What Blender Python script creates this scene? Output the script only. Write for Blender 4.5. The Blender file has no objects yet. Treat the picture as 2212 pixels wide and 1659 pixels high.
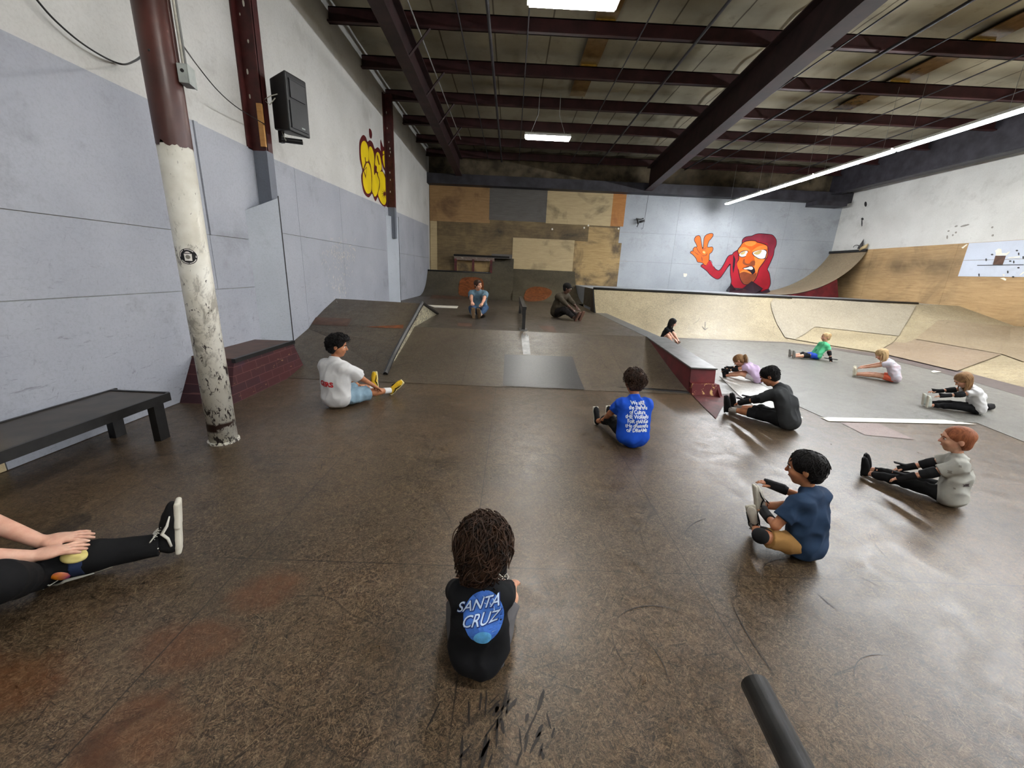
EXPO = 1.45
import bpy, bmesh, math, random
import numpy as np
from mathutils import Vector, Matrix
from mathutils.bvhtree import BVHTree
random.seed(7)
sc = bpy.context.scene
COL = sc.collection
# ------------------------------------------------------------------ camera geometry
F, CX, CY, HC = 855.0, 1106.0, 829.5, 1.58
_d = np.array([-1, CY-588, -F]); _d = _d/np.linalg.norm(_d)
_u = np.cross(np.array([1, -.045, 0.]), _d); _u = _u/np.linalg.norm(_u)
if _u[1] < 0: _u = -_u
_x = np.cross(_d, _u)
RW = np.array([_x, _d, _u])
CAM = np.array([0, 0, HC])
def ray(px, py): return RW @ np.array([px-CX, CY-py, -F])
def onz(px, py, z=0.):
    r = ray(px, py); return CAM + r*((z-HC)/r[2])
def onx(px, py, X):
    r = ray(px, py); return CAM + r*(X/r[0])
def ony(px, py, Y):
    r = ray(px, py); return CAM + r*(Y/r[1])
cam = bpy.data.cameras.new('camera'); camo = bpy.data.objects.new('camera', cam); COL.objects.link(camo)
m = Matrix([list(RW[0])+[0], list(RW[1])+[0], list(RW[2])+[HC], [0, 0, 0, 1]])
camo.matrix_world = m
cam.sensor_fit = 'HORIZONTAL'; cam.sensor_width = 36.0; cam.lens = 36.0*F/2212.0
cam.clip_start = .05; cam.clip_end = 200
sc.camera = camo
# ------------------------------------------------------------------ scene helpers
def put(o, parent=None):
    COL.objects.link(o)
    if parent is not None: o.parent = parent
    return o
def tag(o, label=None, cat=None, group=None, kind=None):
    if label: o['label'] = label
    if cat: o['category'] = cat
    if group: o['group'] = group
    if kind: o['kind'] = kind
    return o
def thing(name, label, cat, loc=(0, 0, 0), rz=0., group=None):
    o = bpy.data.objects.new(name, None); o.empty_display_size = .1
    o.location = loc; o.rotation_euler = (0, 0, rz); put(o)
    return tag(o, label, cat, group)
def toloc(V, root):
    V = np.asarray(V, float).reshape(-1, 3)
    if root is None: return V
    l = np.array(root.location); a = root.rotation_euler[2]
    V = V - l; c, s = math.cos(a), math.sin(a)
    return np.stack([c*V[:, 0]+s*V[:, 1], -s*V[:, 0]+c*V[:, 1], V[:, 2]], 1)
def obj(name, V, Fc, mat, parent=None, smooth=False, world=False, origin=None):
    """one mesh object; world=True: V are world coordinates, brought into the parent's frame"""
    V = np.asarray(V, float).reshape(-1, 3)
    if world and parent is not None: V = toloc(V, parent)
    me = bpy.data.meshes.new(name)
    if origin is not None: V = V - np.array(origin, float)
    me.from_pydata([tuple(v) for v in V], [], [tuple(int(i) for i in f) for f in Fc])
    me.validate(); me.update()
    for mm in (mat if isinstance(mat, (list, tuple)) else [mat]): me.materials.append(mm)
    if smooth: me.polygons.foreach_set('use_smooth', [True]*len(me.polygons))
    o = put(bpy.data.objects.new(name, me), parent)
    if origin is not None: o.location = origin
    return o
def J(*ms):
    V = []; Fc = []; n = 0
    for v, f in ms:
        V += [tuple(p) for p in v]; Fc += [tuple(i+n for i in q) for q in f]; n += len(v)
    return V, Fc
def box(x0, x1, y0, y1, z0, z1):
    V = [(x0,y0,z0),(x1,y0,z0),(x1,y1,z0),(x0,y1,z0),(x0,y0,z1),(x1,y0,z1),(x1,y1,z1),(x0,y1,z1)]
    return V, [(0,3,2,1),(4,5,6,7),(0,1,5,4),(1,2,6,5),(2,3,7,6),(3,0,4,7)]
def hexa(b, t):   # bottom quad + top quad (ccw from above)
    return list(b)+list(t), [(0,3,2,1),(4,5,6,7),(0,1,5,4),(1,2,6,5),(2,3,7,6),(3,0,4,7)]
def prism(poly, axis, a, b):
    """poly: 2D list; axis 'x': poly is (y,z); 'y': (x,z); 'z': (x,y)"""
    def P(p, t):
        return (t, p[0], p[1]) if axis == 'x' else (p[0], t, p[1]) if axis == 'y' else (p[0], p[1], t)
    n = len(poly); V = [P(p, a) for p in poly]+[P(p, b) for p in poly]
    Fc = [tuple(range(n)), tuple(range(2*n-1, n-1, -1))]
    Fc += [(i, n+i, n+(i+1) % n, (i+1) % n) for i in range(n)]
    return V, Fc
def tube(pts, r, n=8, cap=True):
    pts = [np.array(p, float) for p in pts]; V = []; Fc = []
    rr = r if isinstance(r, (list, tuple, np.ndarray)) else [r]*len(pts)
    prev = None
    for i, p in enumerate(pts):
        t = (pts[min(i+1, len(pts)-1)]-pts[max(i-1, 0)]); t = t/(np.linalg.norm(t)+1e-9)
        if prev is None:
            a = np.array([0, 0, 1.]) if abs(t[2]) < .9 else np.array([1., 0, 0])
        else: a = prev
        u = a-t*(a@t); u = u/(np.linalg.norm(u)+1e-9); v = np.cross(t, u); prev = u
        for k in range(n):
            an = 2*math.pi*k/n; V.append(tuple(p+rr[i]*(math.cos(an)*u+math.sin(an)*v)))
    for i in range(len(pts)-1):
        for k in range(n):
            a = i*n+k; b = i*n+(k+1) % n; Fc.append((a, b, b+n, a+n))
    if cap:
        Fc.append(tuple(range(n-1, -1, -1))); L = (len(pts)-1)*n; Fc.append(tuple(range(L, L+n)))
    return V, Fc
def lathe(prof, c=(0, 0), n=32):
    V = []; Fc = []
    for r, z in prof:
        for k in range(n):
            a = 2*math.pi*k/n; V.append((c[0]+r*math.cos(a), c[1]+r*math.sin(a), z))
    for i in range(len(prof)-1):
        for k in range(n):
            a = i*n+k; b = i*n+(k+1) % n; Fc.append((a, b, b+n, a+n))
    Fc.append(tuple(range(n-1, -1, -1))); L = (len(prof)-1)*n; Fc.append(tuple(range(L, L+n)))
    return V, Fc
def grid(fn, nu, nv):
    V = [fn(i/nu, j/nv) for j in range(nv+1) for i in range(nu+1)]
    Fc = [(j*(nu+1)+i, j*(nu+1)+i+1, (j+1)*(nu+1)+i+1, (j+1)*(nu+1)+i) for j in range(nv) for i in range(nu)]
    return V, Fc
def bevel(o, w=.006, seg=2):
    b = o.modifiers.new('bevel', 'BEVEL'); b.width = w; b.segments = seg; b.limit_method = 'ANGLE'
    return o
def recalc(o):
    bm = bmesh.new(); bm.from_mesh(o.data); bmesh.ops.recalc_face_normals(bm, faces=bm.faces); bm.to_mesh(o.data); bm.free(); return o
# ------------------------------------------------------------------ materials
def L(r, g, b):
    f = lambda c: (c/255/12.92 if c/255 <= .04045 else ((c/255+.055)/1.055)**2.4)
    return (f(r), f(g), f(b), 1)
class N:
    def __init__(s, name):
        s.m = bpy.data.materials.new(name); s.m.use_nodes = True; s.t = s.m.node_tree
        s.b = s.t.nodes['Principled BSDF']; s.co = None
    def n(s, typ, **kw):
        o = s.t.nodes.new(typ)
        for k, v in kw.items():
            if k in o.inputs: s.set(o, k, v)
            else: setattr(o, k, v)
        return o
    def set(s, node, key, v):
        if hasattr(v, 'is_output') or isinstance(v, bpy.types.NodeSocket): s.t.links.new(v, node.inputs[key])
        else: node.inputs[key].default_value = v
    def coord(s):
        if s.co is None: s.co = s.n('ShaderNodeTexCoord').outputs['Object']
        return s.co
    def mapping(s, scale=(1, 1, 1), rot=(0, 0, 0), loc=(0, 0, 0)):
        a = s.n('ShaderNodeMapping'); s.t.links.new(s.coord(), a.inputs['Vector'])   # turn first, then stretch
        a.inputs['Rotation'].default_value = rot; a.inputs['Location'].default_value = loc
        o = s.n('ShaderNodeMapping'); s.t.links.new(a.outputs[0], o.inputs['Vector']); o.inputs['Scale'].default_value = scale
        return o.outputs[0]
    def noise(s, scale=5, detail=4, rough=.55, dist=0., vec=None):
        o = s.n('ShaderNodeTexNoise'); s.t.links.new(vec or s.coord(), o.inputs['Vector'])
        o.inputs['Scale'].default_value = scale; o.inputs['Detail'].default_value = detail
        o.inputs['Roughness'].default_value = rough; o.inputs['Distortion'].default_value = dist
        return o.outputs[0]
    def ramp(s, f, a, b, lo=0., hi=1.):
        o = s.n('ShaderNodeMapRange'); s.set(o, 'Value', f)
        o.inputs['From Min'].default_value = a; o.inputs['From Max'].default_value = b
        o.inputs['To Min'].default_value = lo; o.inputs['To Max'].default_value = hi; return o.outputs[0]
    def math(s, op, a, b=0., c=None):
        o = s.n('ShaderNodeMath', operation=op); s.set(o, 0, a); s.set(o, 1, b)
        if c is not None: s.set(o, 2, c)
        return o.outputs[0]
    def mix(s, f, a, b, mode='MIX'):
        o = s.n('ShaderNodeMix', data_type='RGBA', blend_type=mode)
        s.set(o, 0, f); s.set(o, 6, a); s.set(o, 7, b); return o.outputs[2]
    def xyz(s):
        o = s.n('ShaderNodeSeparateXYZ'); s.t.links.new(s.coord(), o.inputs[0]); return o.outputs
    def out(s, col, rough=.5, spec=.5, bump=None, bstr=.3, bdist=.01, **kw):
        s.set(s.b, 'Base Color', col); s.set(s.b, 'Roughness', rough); s.set(s.b, 'Specular IOR Level', spec)
        for k, v in kw.items(): s.set(s.b, k, v)
        if bump is not None:
            o = s.n('ShaderNodeBump'); s.set(o, 'Height', bump); o.inputs['Strength'].default_value = bstr; o.inputs['Distance'].default_value = bdist
            s.t.links.new(o.outputs[0], s.b.inputs['Normal'])
        return s.m
def plain(name, c, rough=.6, spec=.4, var=.12, scale=12, metal=0., bump=0.):
    s = N(name); n = s.noise(scale, 4)
    dark = tuple(x*(1-var*1.6) for x in c[:3])+(1,); lite = tuple(min(1, x*(1+var)) for x in c[:3])+(1,)
    return s.out(s.mix(s.ramp(n, .35, .65), dark, lite), rough, spec, n if bump else None, bump, Metallic=metal)
def strokes(s, ang, sx, sy, lo, hi, scale=1., detail=3, dist=.4, loc=(0, 0, 0)):
    v = s.mapping((sx, sy, sx), (0, 0, ang), loc); return s.ramp(s.noise(scale, detail, .6, dist, v), lo, hi)
def masonite(name, c1, c2, light, seams=True, rust=False, rough=(.34, .55), scr=1., spec=.45):
    """worn brown hardboard: blotches, crossing scratches, sheet joints"""
    s = N(name)
    big = s.ramp(s.noise(.75, 5, .62), .36, .64); mid = s.ramp(s.noise(3.2, 6, .65, .3), .3, .7)
    col = s.mix(big, c1, c2)
    col = s.mix(s.math('MULTIPLY', mid, .45), col, tuple(x*.55 for x in c1[:3])+(1,))
    fine = s.noise(34, 6, .75, 1.2)
    col = s.mix(s.ramp(fine, .42, .75, 0, .55), col, tuple(min(1, x*1.9) for x in c2[:3])+(1,))
    sq = s.math('ABSOLUTE', s.math('SUBTRACT', s.noise(17, 3, .6, 2.2), .5)); col = s.mix(s.ramp(sq, .0, .07, .72*scr, 0), col, tuple(x*.30 for x in c1[:3])+(1,))
    sq2 = s.math('ABSOLUTE', s.math('SUBTRACT', s.noise(29, 2, .6, 1.6, s.mapping((1, 1, 1), (0, 0, .7), (4, 2, 0))), .5)); col = s.mix(s.ramp(sq2, .0, .03, .45*scr, 0), col, light)
    dk = None
    for i, a in enumerate((.35, 1.25, 2.2, 2.85)):
        st = strokes(s, a, 5., 62, .59, .69, 1.0, 3, 2.0, (i*3.1, i*1.7, 0))
        dk = st if dk is None else s.math('MAXIMUM', dk, st)
    col = s.mix(s.math('MULTIPLY', dk, .8*scr), col, tuple(x*.28 for x in c1[:3])+(1,))
    lt = None
    for i, a in enumerate((.9, 1.5, 2.1, 2.6, .1)):
        st = strokes(s, a, 6., 85, .60, .69, 1.2, 3, 2.6, (7+i*2.3, i*4.7, 0))
        lt = st if lt is None else s.math('MAXIMUM', lt, st)
    col = s.mix(s.math('MULTIPLY', lt, .36*scr), col, light)
    ln = None
    for k, sca in enumerate((.8, 1.35)):
        nn = s.math('ABSOLUTE', s.math('SUBTRACT', s.noise(sca, 1.2, .4, .2, s.mapping((1, 1, 1), (0, 0, k), (k*9, 3, 0))), .5))
        l1 = s.ramp(nn, .0012, .003, 1, 0); ln = l1 if ln is None else s.math('MAXIMUM', ln, l1)
    brk = s.ramp(s.noise(1.7, 2), .5, .6)
    col = s.mix(s.math('MULTIPLY', s.math('MULTIPLY', ln, brk), .5), col, tuple(x*.3 for x in c1[:3])+(1,))
    if rust:
        xy = s.xyz(); rm = None
        for (x, y, rx, ry) in rust:
            dx = s.math('DIVIDE', s.math('SUBTRACT', xy[0], x), rx); dy = s.math('DIVIDE', s.math('SUBTRACT', xy[1], y), ry)
            d = s.math('SQRT', s.math('ADD', s.math('MULTIPLY', dx, dx), s.math('MULTIPLY', dy, dy)))
            q = s.ramp(s.math('ADD', d, s.math('MULTIPLY', s.noise(6, 5, .65), 1.6)), 1.45, 2.0, 1, 0)
            rm = q if rm is None else s.math('MAXIMUM', rm, q)
        rm = s.math('MULTIPLY', rm, s.ramp(s.noise(16, 5, .75), .3, .62, .35, 1.))
        col = s.mix(s.math('MULTIPLY', rm, .5), col, L(98, 54, 24))
    if seams:
        xy = s.xyz(); sm = None
        for ax, off, per in ((0, 1.085, 1.235), (1, .62, 1.22)):
            t = s.math('ABSOLUTE', s.math('SUBTRACT', s.math('FRACT', s.math('ADD', s.math('DIVIDE', s.math('SUBTRACT', xy[ax], off), per), 100.5)), .5))
            q = s.ramp(t, .0018, .0034, 1, 0)
            brk2 = s.ramp(s.noise(.62, 1, .5, 0, s.mapping((1, 1, 1), (0, 0, 0), (ax*20+3, 5, 0))), .42, .47)
            q = s.math('MULTIPLY', q, brk2 if ax else s.ramp(s.noise(.5, 1), .36, .4))
            sm = q if sm is None else s.math('MAXIMUM', sm, q)
        col = s.mix(s.math('MULTIPLY', sm, .8), col, L(30, 24, 20))
    ro = s.ramp(s.noise(7, 6, .7, .5), .3, .7, rough[0], rough[1])
    return s.out(col, ro, spec, fine, .2, .004)
def plywood(name, c1, c2, stain=None, amt=.0, rot=0., sc_=1., rough=.6, z0=None):
    """plywood sheet with long grain and grime"""
    s = N(name)
    g = s.noise(1.6*sc_, 6, .65, .6, s.mapping((1.2, 1.2, 12), (0, rot, 0)))
    col = s.mix(s.ramp(g, .3, .7), c1, c2)
    f = s.noise(60, 4, .7); col = s.mix(s.ramp(f, .4, .7, 0, .25), col, tuple(x*.6 for x in c1[:3])+(1,))
    if stain:
        b = s.noise(.9*sc_, 6, .62, .5); m_ = s.ramp(b, .62-amt*.3, .8-amt*.3)
        if z0:
            z = s.xyz()[2]; w = s.ramp(s.math('ABSOLUTE', s.math('SUBTRACT', z, z0[0])), 0, z0[1], 1, 0)
            m_ = s.math('MAXIMUM', s.math('MULTIPLY', m_, .5), s.math('MULTIPLY', w, s.ramp(b, .3, .6)))
        col = s.mix(s.math('MULTIPLY', m_, .85), col, stain)
        sp = s.ramp(s.noise(9, 5, .7), .66, .72); col = s.mix(s.math('MULTIPLY', sp, .4), col, stain)
    return s.out(col, rough, .35, g, .1, .003)
def painted(name, c1, scuff, c2=None, lowz=None, rough=.55, amt=.5):
    """painted board or wall: soft mottling, scuffs that gather low down"""
    s = N(name); c2 = c2 or tuple(x*.86 for x in c1[:3])+(1,)
    col = s.mix(s.ramp(s.noise(.8, 5), .35, .65), c1, c2)
    f = s.noise(45, 3, .7); col = s.mix(s.ramp(f, .45, .7, 0, .16), col, scuff)
    st = s.math('MAXIMUM', s.ramp(s.noise(1.1, 5, .7, .8, s.mapping((6, 6, 30))), .60, .72), s.ramp(s.noise(1.0, 5, .7, .5, s.mapping((22, 22, 5), (.4, .3, 0))), .62, .73))
    if lowz:
        st = s.math('MULTIPLY', st, s.ramp(s.xyz()[2], lowz[0], lowz[1], 1, .12))
    col = s.mix(s.math('MULTIPLY', st, amt), col, scuff)
    bl = s.ramp(s.noise(1.3, 6, .72), .55, .75, 0, .42); col = s.mix(bl, col, scuff)
    return s.out(col, rough, .35, f, .06, .003)
def emit(name, c, st):
    s = N(name); s.set(s.b, 'Base Color', c); s.set(s.b, 'Emission Color', c); s.b.inputs['Emission Strength'].default_value = st; return s.m
def cloth(name, c, c2=None, scale=260, rough=.85):
    s = N(name); c2 = c2 or tuple(x*.8 for x in c[:3])+(1,)
    n = s.noise(9, 4, .6); w = s.noise(scale, 2)
    col = s.mix(s.ramp(n, .35, .65, 0, .6), c, c2)
    return s.out(col, rough, .2, w, .15, .001)
def skin(name, c, c2):
    s = N(name); n = s.noise(14, 5, .6)
    return s.out(s.mix(s.ramp(n, .35, .65), c, c2), .5, .4, s.noise(120, 3), .08, .001, **{'Subsurface Weight': .08})

M = {}
RUSTS = [(-1.95,1.13,.35,.13),(-1.30,1.32,.22,.12),(-1.25,.98,.18,.15),(-1.15,1.62,.16,.14),(-1.45,.78,.12,.09)]
M['floor'] = masonite('worn_brown_hardboard', L(38,29,21), L(92,73,53), L(146,126,98), rust=RUSTS, rough=(.27,.46), spec=.55)
M['ramp'] = masonite('worn_ramp_hardboard', L(52,44,36), L(88,76,61), L(134,121,100), seams=True, scr=.9)
M['deck'] = masonite('deck_hardboard', L(50,43,35), L(76,66,54), L(120,110,94), seams=True, scr=.6)
M['qp'] = masonite('quarter_pipe_surface', L(44,40,33), L(88,81,66), L(130,122,100), seams=False, scr=.5, rough=(.4,.6))
M['bowl'] = masonite('grey_painted_floor', L(90,89,84), L(118,116,110), L(158,155,148), seams=False, scr=.6, rough=(.33,.5))
M['cream'] = masonite('cream_birch_ply', L(124,111,85), L(166,152,122), L(186,174,146), seams=False, scr=.7, rough=(.42,.6))
M['tanbank'] = masonite('tan_bank_ply', L(120,104,81), L(146,130,105), L(180,166,138), seams=False, scr=.4, rough=(.45,.6))
M['white_wall'] = painted('white_masonry_paint', L(212,212,209), L(136,134,128), L(198,198,194), amt=.22, rough=.7)
M['right_wall'] = painted('white_right_wall_paint', L(204,203,198), L(140,136,130), L(190,189,184), amt=.25, rough=.7)
M['blue_panel'] = painted('blue_grey_panel_paint', L(174,178,187), L(92,92,94), L(160,164,174), lowz=(.3, 2.2), amt=.7)
M['far_blue'] = painted('far_wall_blue_grey_paint', L(164,169,174), L(104,102,98), L(150,155,161), amt=.55)
M['cream_sheet'] = plywood('bare_cream_sheet', L(196,176,136), L(214,196,158), L(120,104,80), .3)
M['ply_orange'] = plywood('orange_brown_plywood', L(136,104,66), L(162,128,86), L(92,66,42), .35)
M['ply_dark'] = plywood('grimy_brown_plywood', L(106,88,58), L(144,122,84), L(34,28,22), .8, z0=(3.3, 1.0))
M['ply_gold'] = plywood('golden_plywood', L(150,122,76), L(182,154,106), L(64,54,40), .55)
M['ply_tan'] = plywood('pale_tan_plywood', L(170,150,112), L(192,172,132), L(104,92,68), .25)
M['ply_grey'] = plywood('dark_grey_board', L(84,80,76), L(100,96,92), L(60,56,52), .2)
M['ply_bright'] = plywood('bright_orange_plywood', L(160,104,50), L(184,128,68), L(130,84,44), .3)
M['ply_wall'] = plywood('right_wall_plywood', L(150,120,82), L(182,152,110), L(92,76,54), .5, z0=(2.4, .7))
M['steel_maroon'] = plain('maroon_steel', L(72,30,28), .5, .4, .25, 6)
M['purlin'] = plain('dark_maroon_purlin', L(56,27,28), .6, .35, .25, 3)
M['rafter'] = plain('dark_rafter_steel', L(46,27,28), .6, .35, .3, 3)
M['beam_dark'] = plain('near_black_steel', L(46,44,50), .55, .4, .3, 3)
M['black'] = plain('black_steel', L(22,21,21), .4, .5, .3, 20)
M['blackplastic'] = plain('black_plastic', L(16,16,17), .45, .5, .2, 30)
M['grey_metal'] = plain('grey_metal', L(150,152,150), .45, .5, .12, 10)
M['greybox'] = plain('grey_junction_box_paint', L(158,164,160), .5, .4, .1, 14)
M['white_enamel'] = plain('white_enamel', L(225,225,220), .4, .5, .05)
M['tube'] = emit('lit_fluorescent_tube', (1, .985, .95, 1), 50)
M['tube_cool'] = emit('lit_led_tube', (.95, .975, 1, 1), 90)
M['rope'] = plain('white_cord', L(205,203,190), .8, .2, .1, 30)
M['wood_block'] = plywood('pine_block', L(176,126,70), L(200,150,92))
M['maroon_paint'] = plain('maroon_paint', L(80,28,28), .6, .4, .25, 7)
M['red_paint'] = plain('dark_red_paint', L(96,24,30), .5, .4, .25, 4)
M['matdark'] = plain('charcoal_sheet', L(50,48,48), .4, .4, .15, 40)
M['steel_strip'] = plain('scuffed_steel_strip', L(92,92,90), .38, .5, .25, 8, .1)
M['tapewhite'] = plain('white_strip_paint', L(222,216,200), .5, .4, .08, 6)
M['brown_patch'] = plain('brown_patch_paint', L(84,58,44), .5, .4, .2, 6)
M['rustpatch'] = plain('rusty_orange_paint', L(118,66,34), .6, .3, .25, 9)
XL, XR, YF, YB, ZT = -3.7, 14.3, 18.7, -6.5, 6.5
def S(name, ms, mat, parent=None, **kw):
    o = obj(name, *ms, mat, parent, **kw)
    if parent is None: o['kind'] = 'structure'
    return o
# ---- room shell
S('floor', grid(lambda u, v: (XL-.2+(XR-XL+.4)*u, YB-.2+(YF-YB+.4)*v, 0), 8, 8), M['floor'])
s = N('roof_insulation'); xy = s.xyz()
c = s.mix(s.ramp(s.noise(.9, 5), .35, .65), L(138,131,113), L(162,155,135))
c = s.mix(s.ramp(s.noise(3.5, 5, .7), .58, .8, 0, .6), c, L(96,88,72))
t = s.math('ABSOLUTE', s.math('SUBTRACT', s.math('FRACT', s.math('ADD', s.math('DIVIDE', s.math('ADD', xy[0], .57), 1.2), 100.5)), .5))
c = s.mix(s.math('MULTIPLY', s.ramp(t, .007, .018, 1, 0), .8), c, L(58,48,36))
t2 = s.math('ABSOLUTE', s.math('SUBTRACT', s.math('FRACT', s.math('ADD', s.math('DIVIDE', s.math('ADD', xy[0], .1), 1.2), 100.5)), .5))
c = s.mix(s.math('MULTIPLY', s.ramp(t2, .03, .10, 1, 0), s.ramp(s.noise(.7, 4), .5, .7, 0, .5)), c, L(80,70,54))
M['insul'] = s.out(c, .8, .2, s.math('SINE', s.math('MULTIPLY', xy[0], 5.236)), .3, .05)
def ceilfn(u, v):
    x = XL-.2+(XR-XL+.4)*u; y = YB-.2+(YF-YB+.4)*v
    return (x, y, ZT+.03*math.sin(x*5.2)*math.sin(y*3.6))
S('ceiling', grid(ceilfn, 90, 60), M['insul'], smooth=True)
wl = S('wall_left', box(XL-.2, XL, YB, YF, -.05, ZT+.15), M['white_wall'])
wf = S('wall_far', box(XL-.2, XR+.2, YF, YF+.2, -.05, ZT+.15), M['far_dark'] if 'far_dark' in M else plain('dusty_far_gable', L(92,82,66), .8, .2, .35, 2))
wr = S('wall_right', box(XR, XR+.2, YB, YF, -.05, ZT+.15), M['right_wall'])
S('wall_back', box(XL-.2, XR+.2, YB-.2, YB, -.05, ZT+.15), M['white_wall'])
# ---- left wall panelling: sheets with open joints
def lsheet(y0, y1, z0, z1, z1b=None, mat='blue_panel', t=.02, nm='painted_sheet'):
    z1b = z1 if z1b is None else z1b; g = .004
    V, Fc = hexa([(XL, y0+g, z0+g), (XL+t, y0+g, z0+g), (XL+t, y1-g, z0+g), (XL, y1-g, z0+g)],
                 [(XL, y0+g, z1-g), (XL+t, y0+g, z1-g), (XL+t, y1-g, z1b-g), (XL, y1-g, z1b-g)])
    return obj(nm, V, Fc, M[mat], wl)
def ztop(y): return 3.08 if y < 6.7 else 3.08+.30*(y-6.7)/12
lsheet(YB, 2.66, 0, .72, mat='cream_sheet', nm='bare_sheet')
lsheet(YB, 2.66, .72, 1.215); 
for a, b in ((2.66, 4.7), (4.7, 6.62)): lsheet(a, b, 0, 1.215)
for a, b in ((YB, .4), (.4, 5.12), (5.12, 5.95)): lsheet(a, b, 1.215, 1.86)
for a, b in ((YB, .9), (.9, 5.12), (5.2, 6.62)): lsheet(a, b, 1.86, 3.08)
obj('trim_strip', *box(XL, XL+.032, 5.13, 5.19, 1.86, 3.08), M['blue_panel'], wl)
for a, b in ((6.62, 7.3), (7.3, 9.1), (9.1, 12.6), (12.6, 15.6), (15.6, 18.4)):
    lsheet(a, b, 0, 2.02, 2.02); lsheet(a, b, 2.02, ztop(a), ztop(b))
# ---- steel wall columns and their angled covers
def wall_column(y, z0, zg, label, hasfl=True):
    t = thing('wall_column', label, 'column', (XL+.11, y, 0))
    V, Fc = J(box(XL, XL+.22, y, y+.02, zg, 6.1), box(XL+.2, XL+.22, y-.02, y+.14, zg, 6.1), box(XL, XL+.02, y-.1, y+.14, zg, 6.1))
    obj('steel_section', V, Fc, M['steel_maroon'], t, world=True)
    V, Fc = J(box(XL+.02, XL+.2, y+.001, y+.019, z0, zg), box(XL+.199, XL+.221, y-.02, y+.14, z0, zg))
    obj('painted_section', V, Fc, M['col_grey'], t, world=True)
    random.seed(int(y*10))
    ch = []
    for i in range(9):
        z = random.uniform(zg+.2, 5.9); x = XL+random.uniform(.05, .17); w = random.uniform(.008, .018)
        ch.append(prism([(x+w*math.cos(a)*random.uniform(.6, 1.1), z+w*2.2*math.sin(a)) for a in [k*.785 for k in range(8)]], 'y', y-.0215 if x > XL+.2 else y-.0015, y))
    obj('paint_chips', *J(*ch), M['rope'], t, world=True)
    return t
M['col_grey'] = painted('column_grey_paint', L(120,125,136), L(80,80,84), amt=.3)
yc1 = onx(575, 331, XL+.2)[1]; yc2 = onx(852, 466, XL+.2)[1]
wall_column(yc1, 2.2, 3.06, 'maroon steel wall column behind the black loudspeaker')
wall_column(yc2, 2.4, 3.25, 'maroon steel wall column right of the yellow graffiti')
def cover(name, ya, yb, xo, z0, z1a, z1b, yc, label):
    """wedge: slanted near face from the wall out to xo at yb, then back to the wall at yc"""
    t = thing(name, label, 'column cover', (XL+.1, yb, 0))
    V = [(XL, ya, z0), (xo, yb, z0), (XL, yc, z0), (XL, ya, z1a), (xo, yb, z1b), (XL, yc, z1b)]
    obj('cover_board', V, [(0,2,1), (3,4,5), (0,1,4,3), (1,2,5,4), (2,0,3,5)], M['cover_paint'], t, world=True)
    obj('corner_strip', *tube([(xo+.004, yb+.006, z0), (xo+.004, yb+.006, z1b+.03)], .008, 6), M['matdark'], t, world=True)
    return t
M['cover_paint'] = painted('light_cover_paint', L(178,185,194), L(110,112,116), lowz=(.4, 3), amt=.4)
pa = onx(524, 456, XL); pb = onx(600, 428, XL+.3)
cover('column_cover', pa[1], pb[1], XL+.3, 0, pa[2], pb[2], pb[1]+.45, 'tall angled plywood cover at the foot of the column below the loudspeaker')
pa = onx(831, 464, XL); pb = onx(860, 478, XL+.22)
cover('column_cover', pa[1], pb[1], XL+.22, .5, pa[2], pa[2], pb[1]+.4, 'narrow pale plywood cover at the foot of the column beside the graffiti')
# ---- far wall boards
def fboard(x0, y0, x1, y1, mat, t=.02, nm='plywood_board', z1=None):
    a = ony(x0, y0, YF); b = ony(x1, y1, YF)
    z1 = a[2] if z1 is None else z1
    return obj(nm, *box(a[0]+.004, b[0]-.004, YF-t, YF, b[2]+.004, z1-.004), M[mat], wf)
fboard(927, 401, 1347, 640, 'ply_dark', .012, z1=5.03)
fboard(928, 402, 1058, 483, 'ply_orange', .024, z1=5.03)
fboard(1058, 405, 1183, 481, 'ply_grey', .026, z1=5.03)
fboard(1183, 410, 1318, 489, 'ply_tan', .03, z1=5.03)
fboard(1318, 417, 1346, 490, 'ply_bright', .024, z1=5.03)
fboard(929, 482, 945, 590, 'ply_tan', .02, z1=3.6)
fboard(1108, 513, 1236, 587, 'ply_tan', .04)
fboard(1236, 520, 1330, 640, 'ply_gold', .022)
fboard(1272, 490, 1346, 640, 'ply_gold', .018)
fboard(1062, 548, 1108, 640, 'ply_grey', .03)
xa = ony(1347, 420, YF)[0]
xs = [xa, 7.2, 9.6, 12.0, XR]
for i in range(4):
    for z0, z1 in ((1.1, 2.28), (2.28, 3.5), (3.5, 5.04)):
        obj('painted_board', *box(xs[i]+.003, xs[i+1]-.003, YF-.02, YF, z0+.003, z1-.003), M['far_blue'], wf)
# ---- right wall boards
for a, b in ((YB, -1.), (-1., 1.4), (1.4, 3.8), (3.8, 6.2), (6.2, 8.6), (8.6, 11), (11, 13.4), (13.4, 16.5), (16.5, YF-.03)):
    obj('plywood_board', *box(XR-.02, XR, a+.003, b-.003, .6, 3.08), M['ply_wall'], wr)
bp = obj('blue_grey_board', *box(XR-.035, XR-.02, 5.2, 13.1, 2.56, 3.07), M['light_blue'] if 'light_blue' in M else painted('light_blue_board_paint', L(192,199,212), L(150,154,164), amt=.25), wr)
obj('blue_grey_board', *box(XR-.035, XR-.02, 5.2, 13.1, 2.07, 2.55), bp.data.materials[0], wr)
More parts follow.
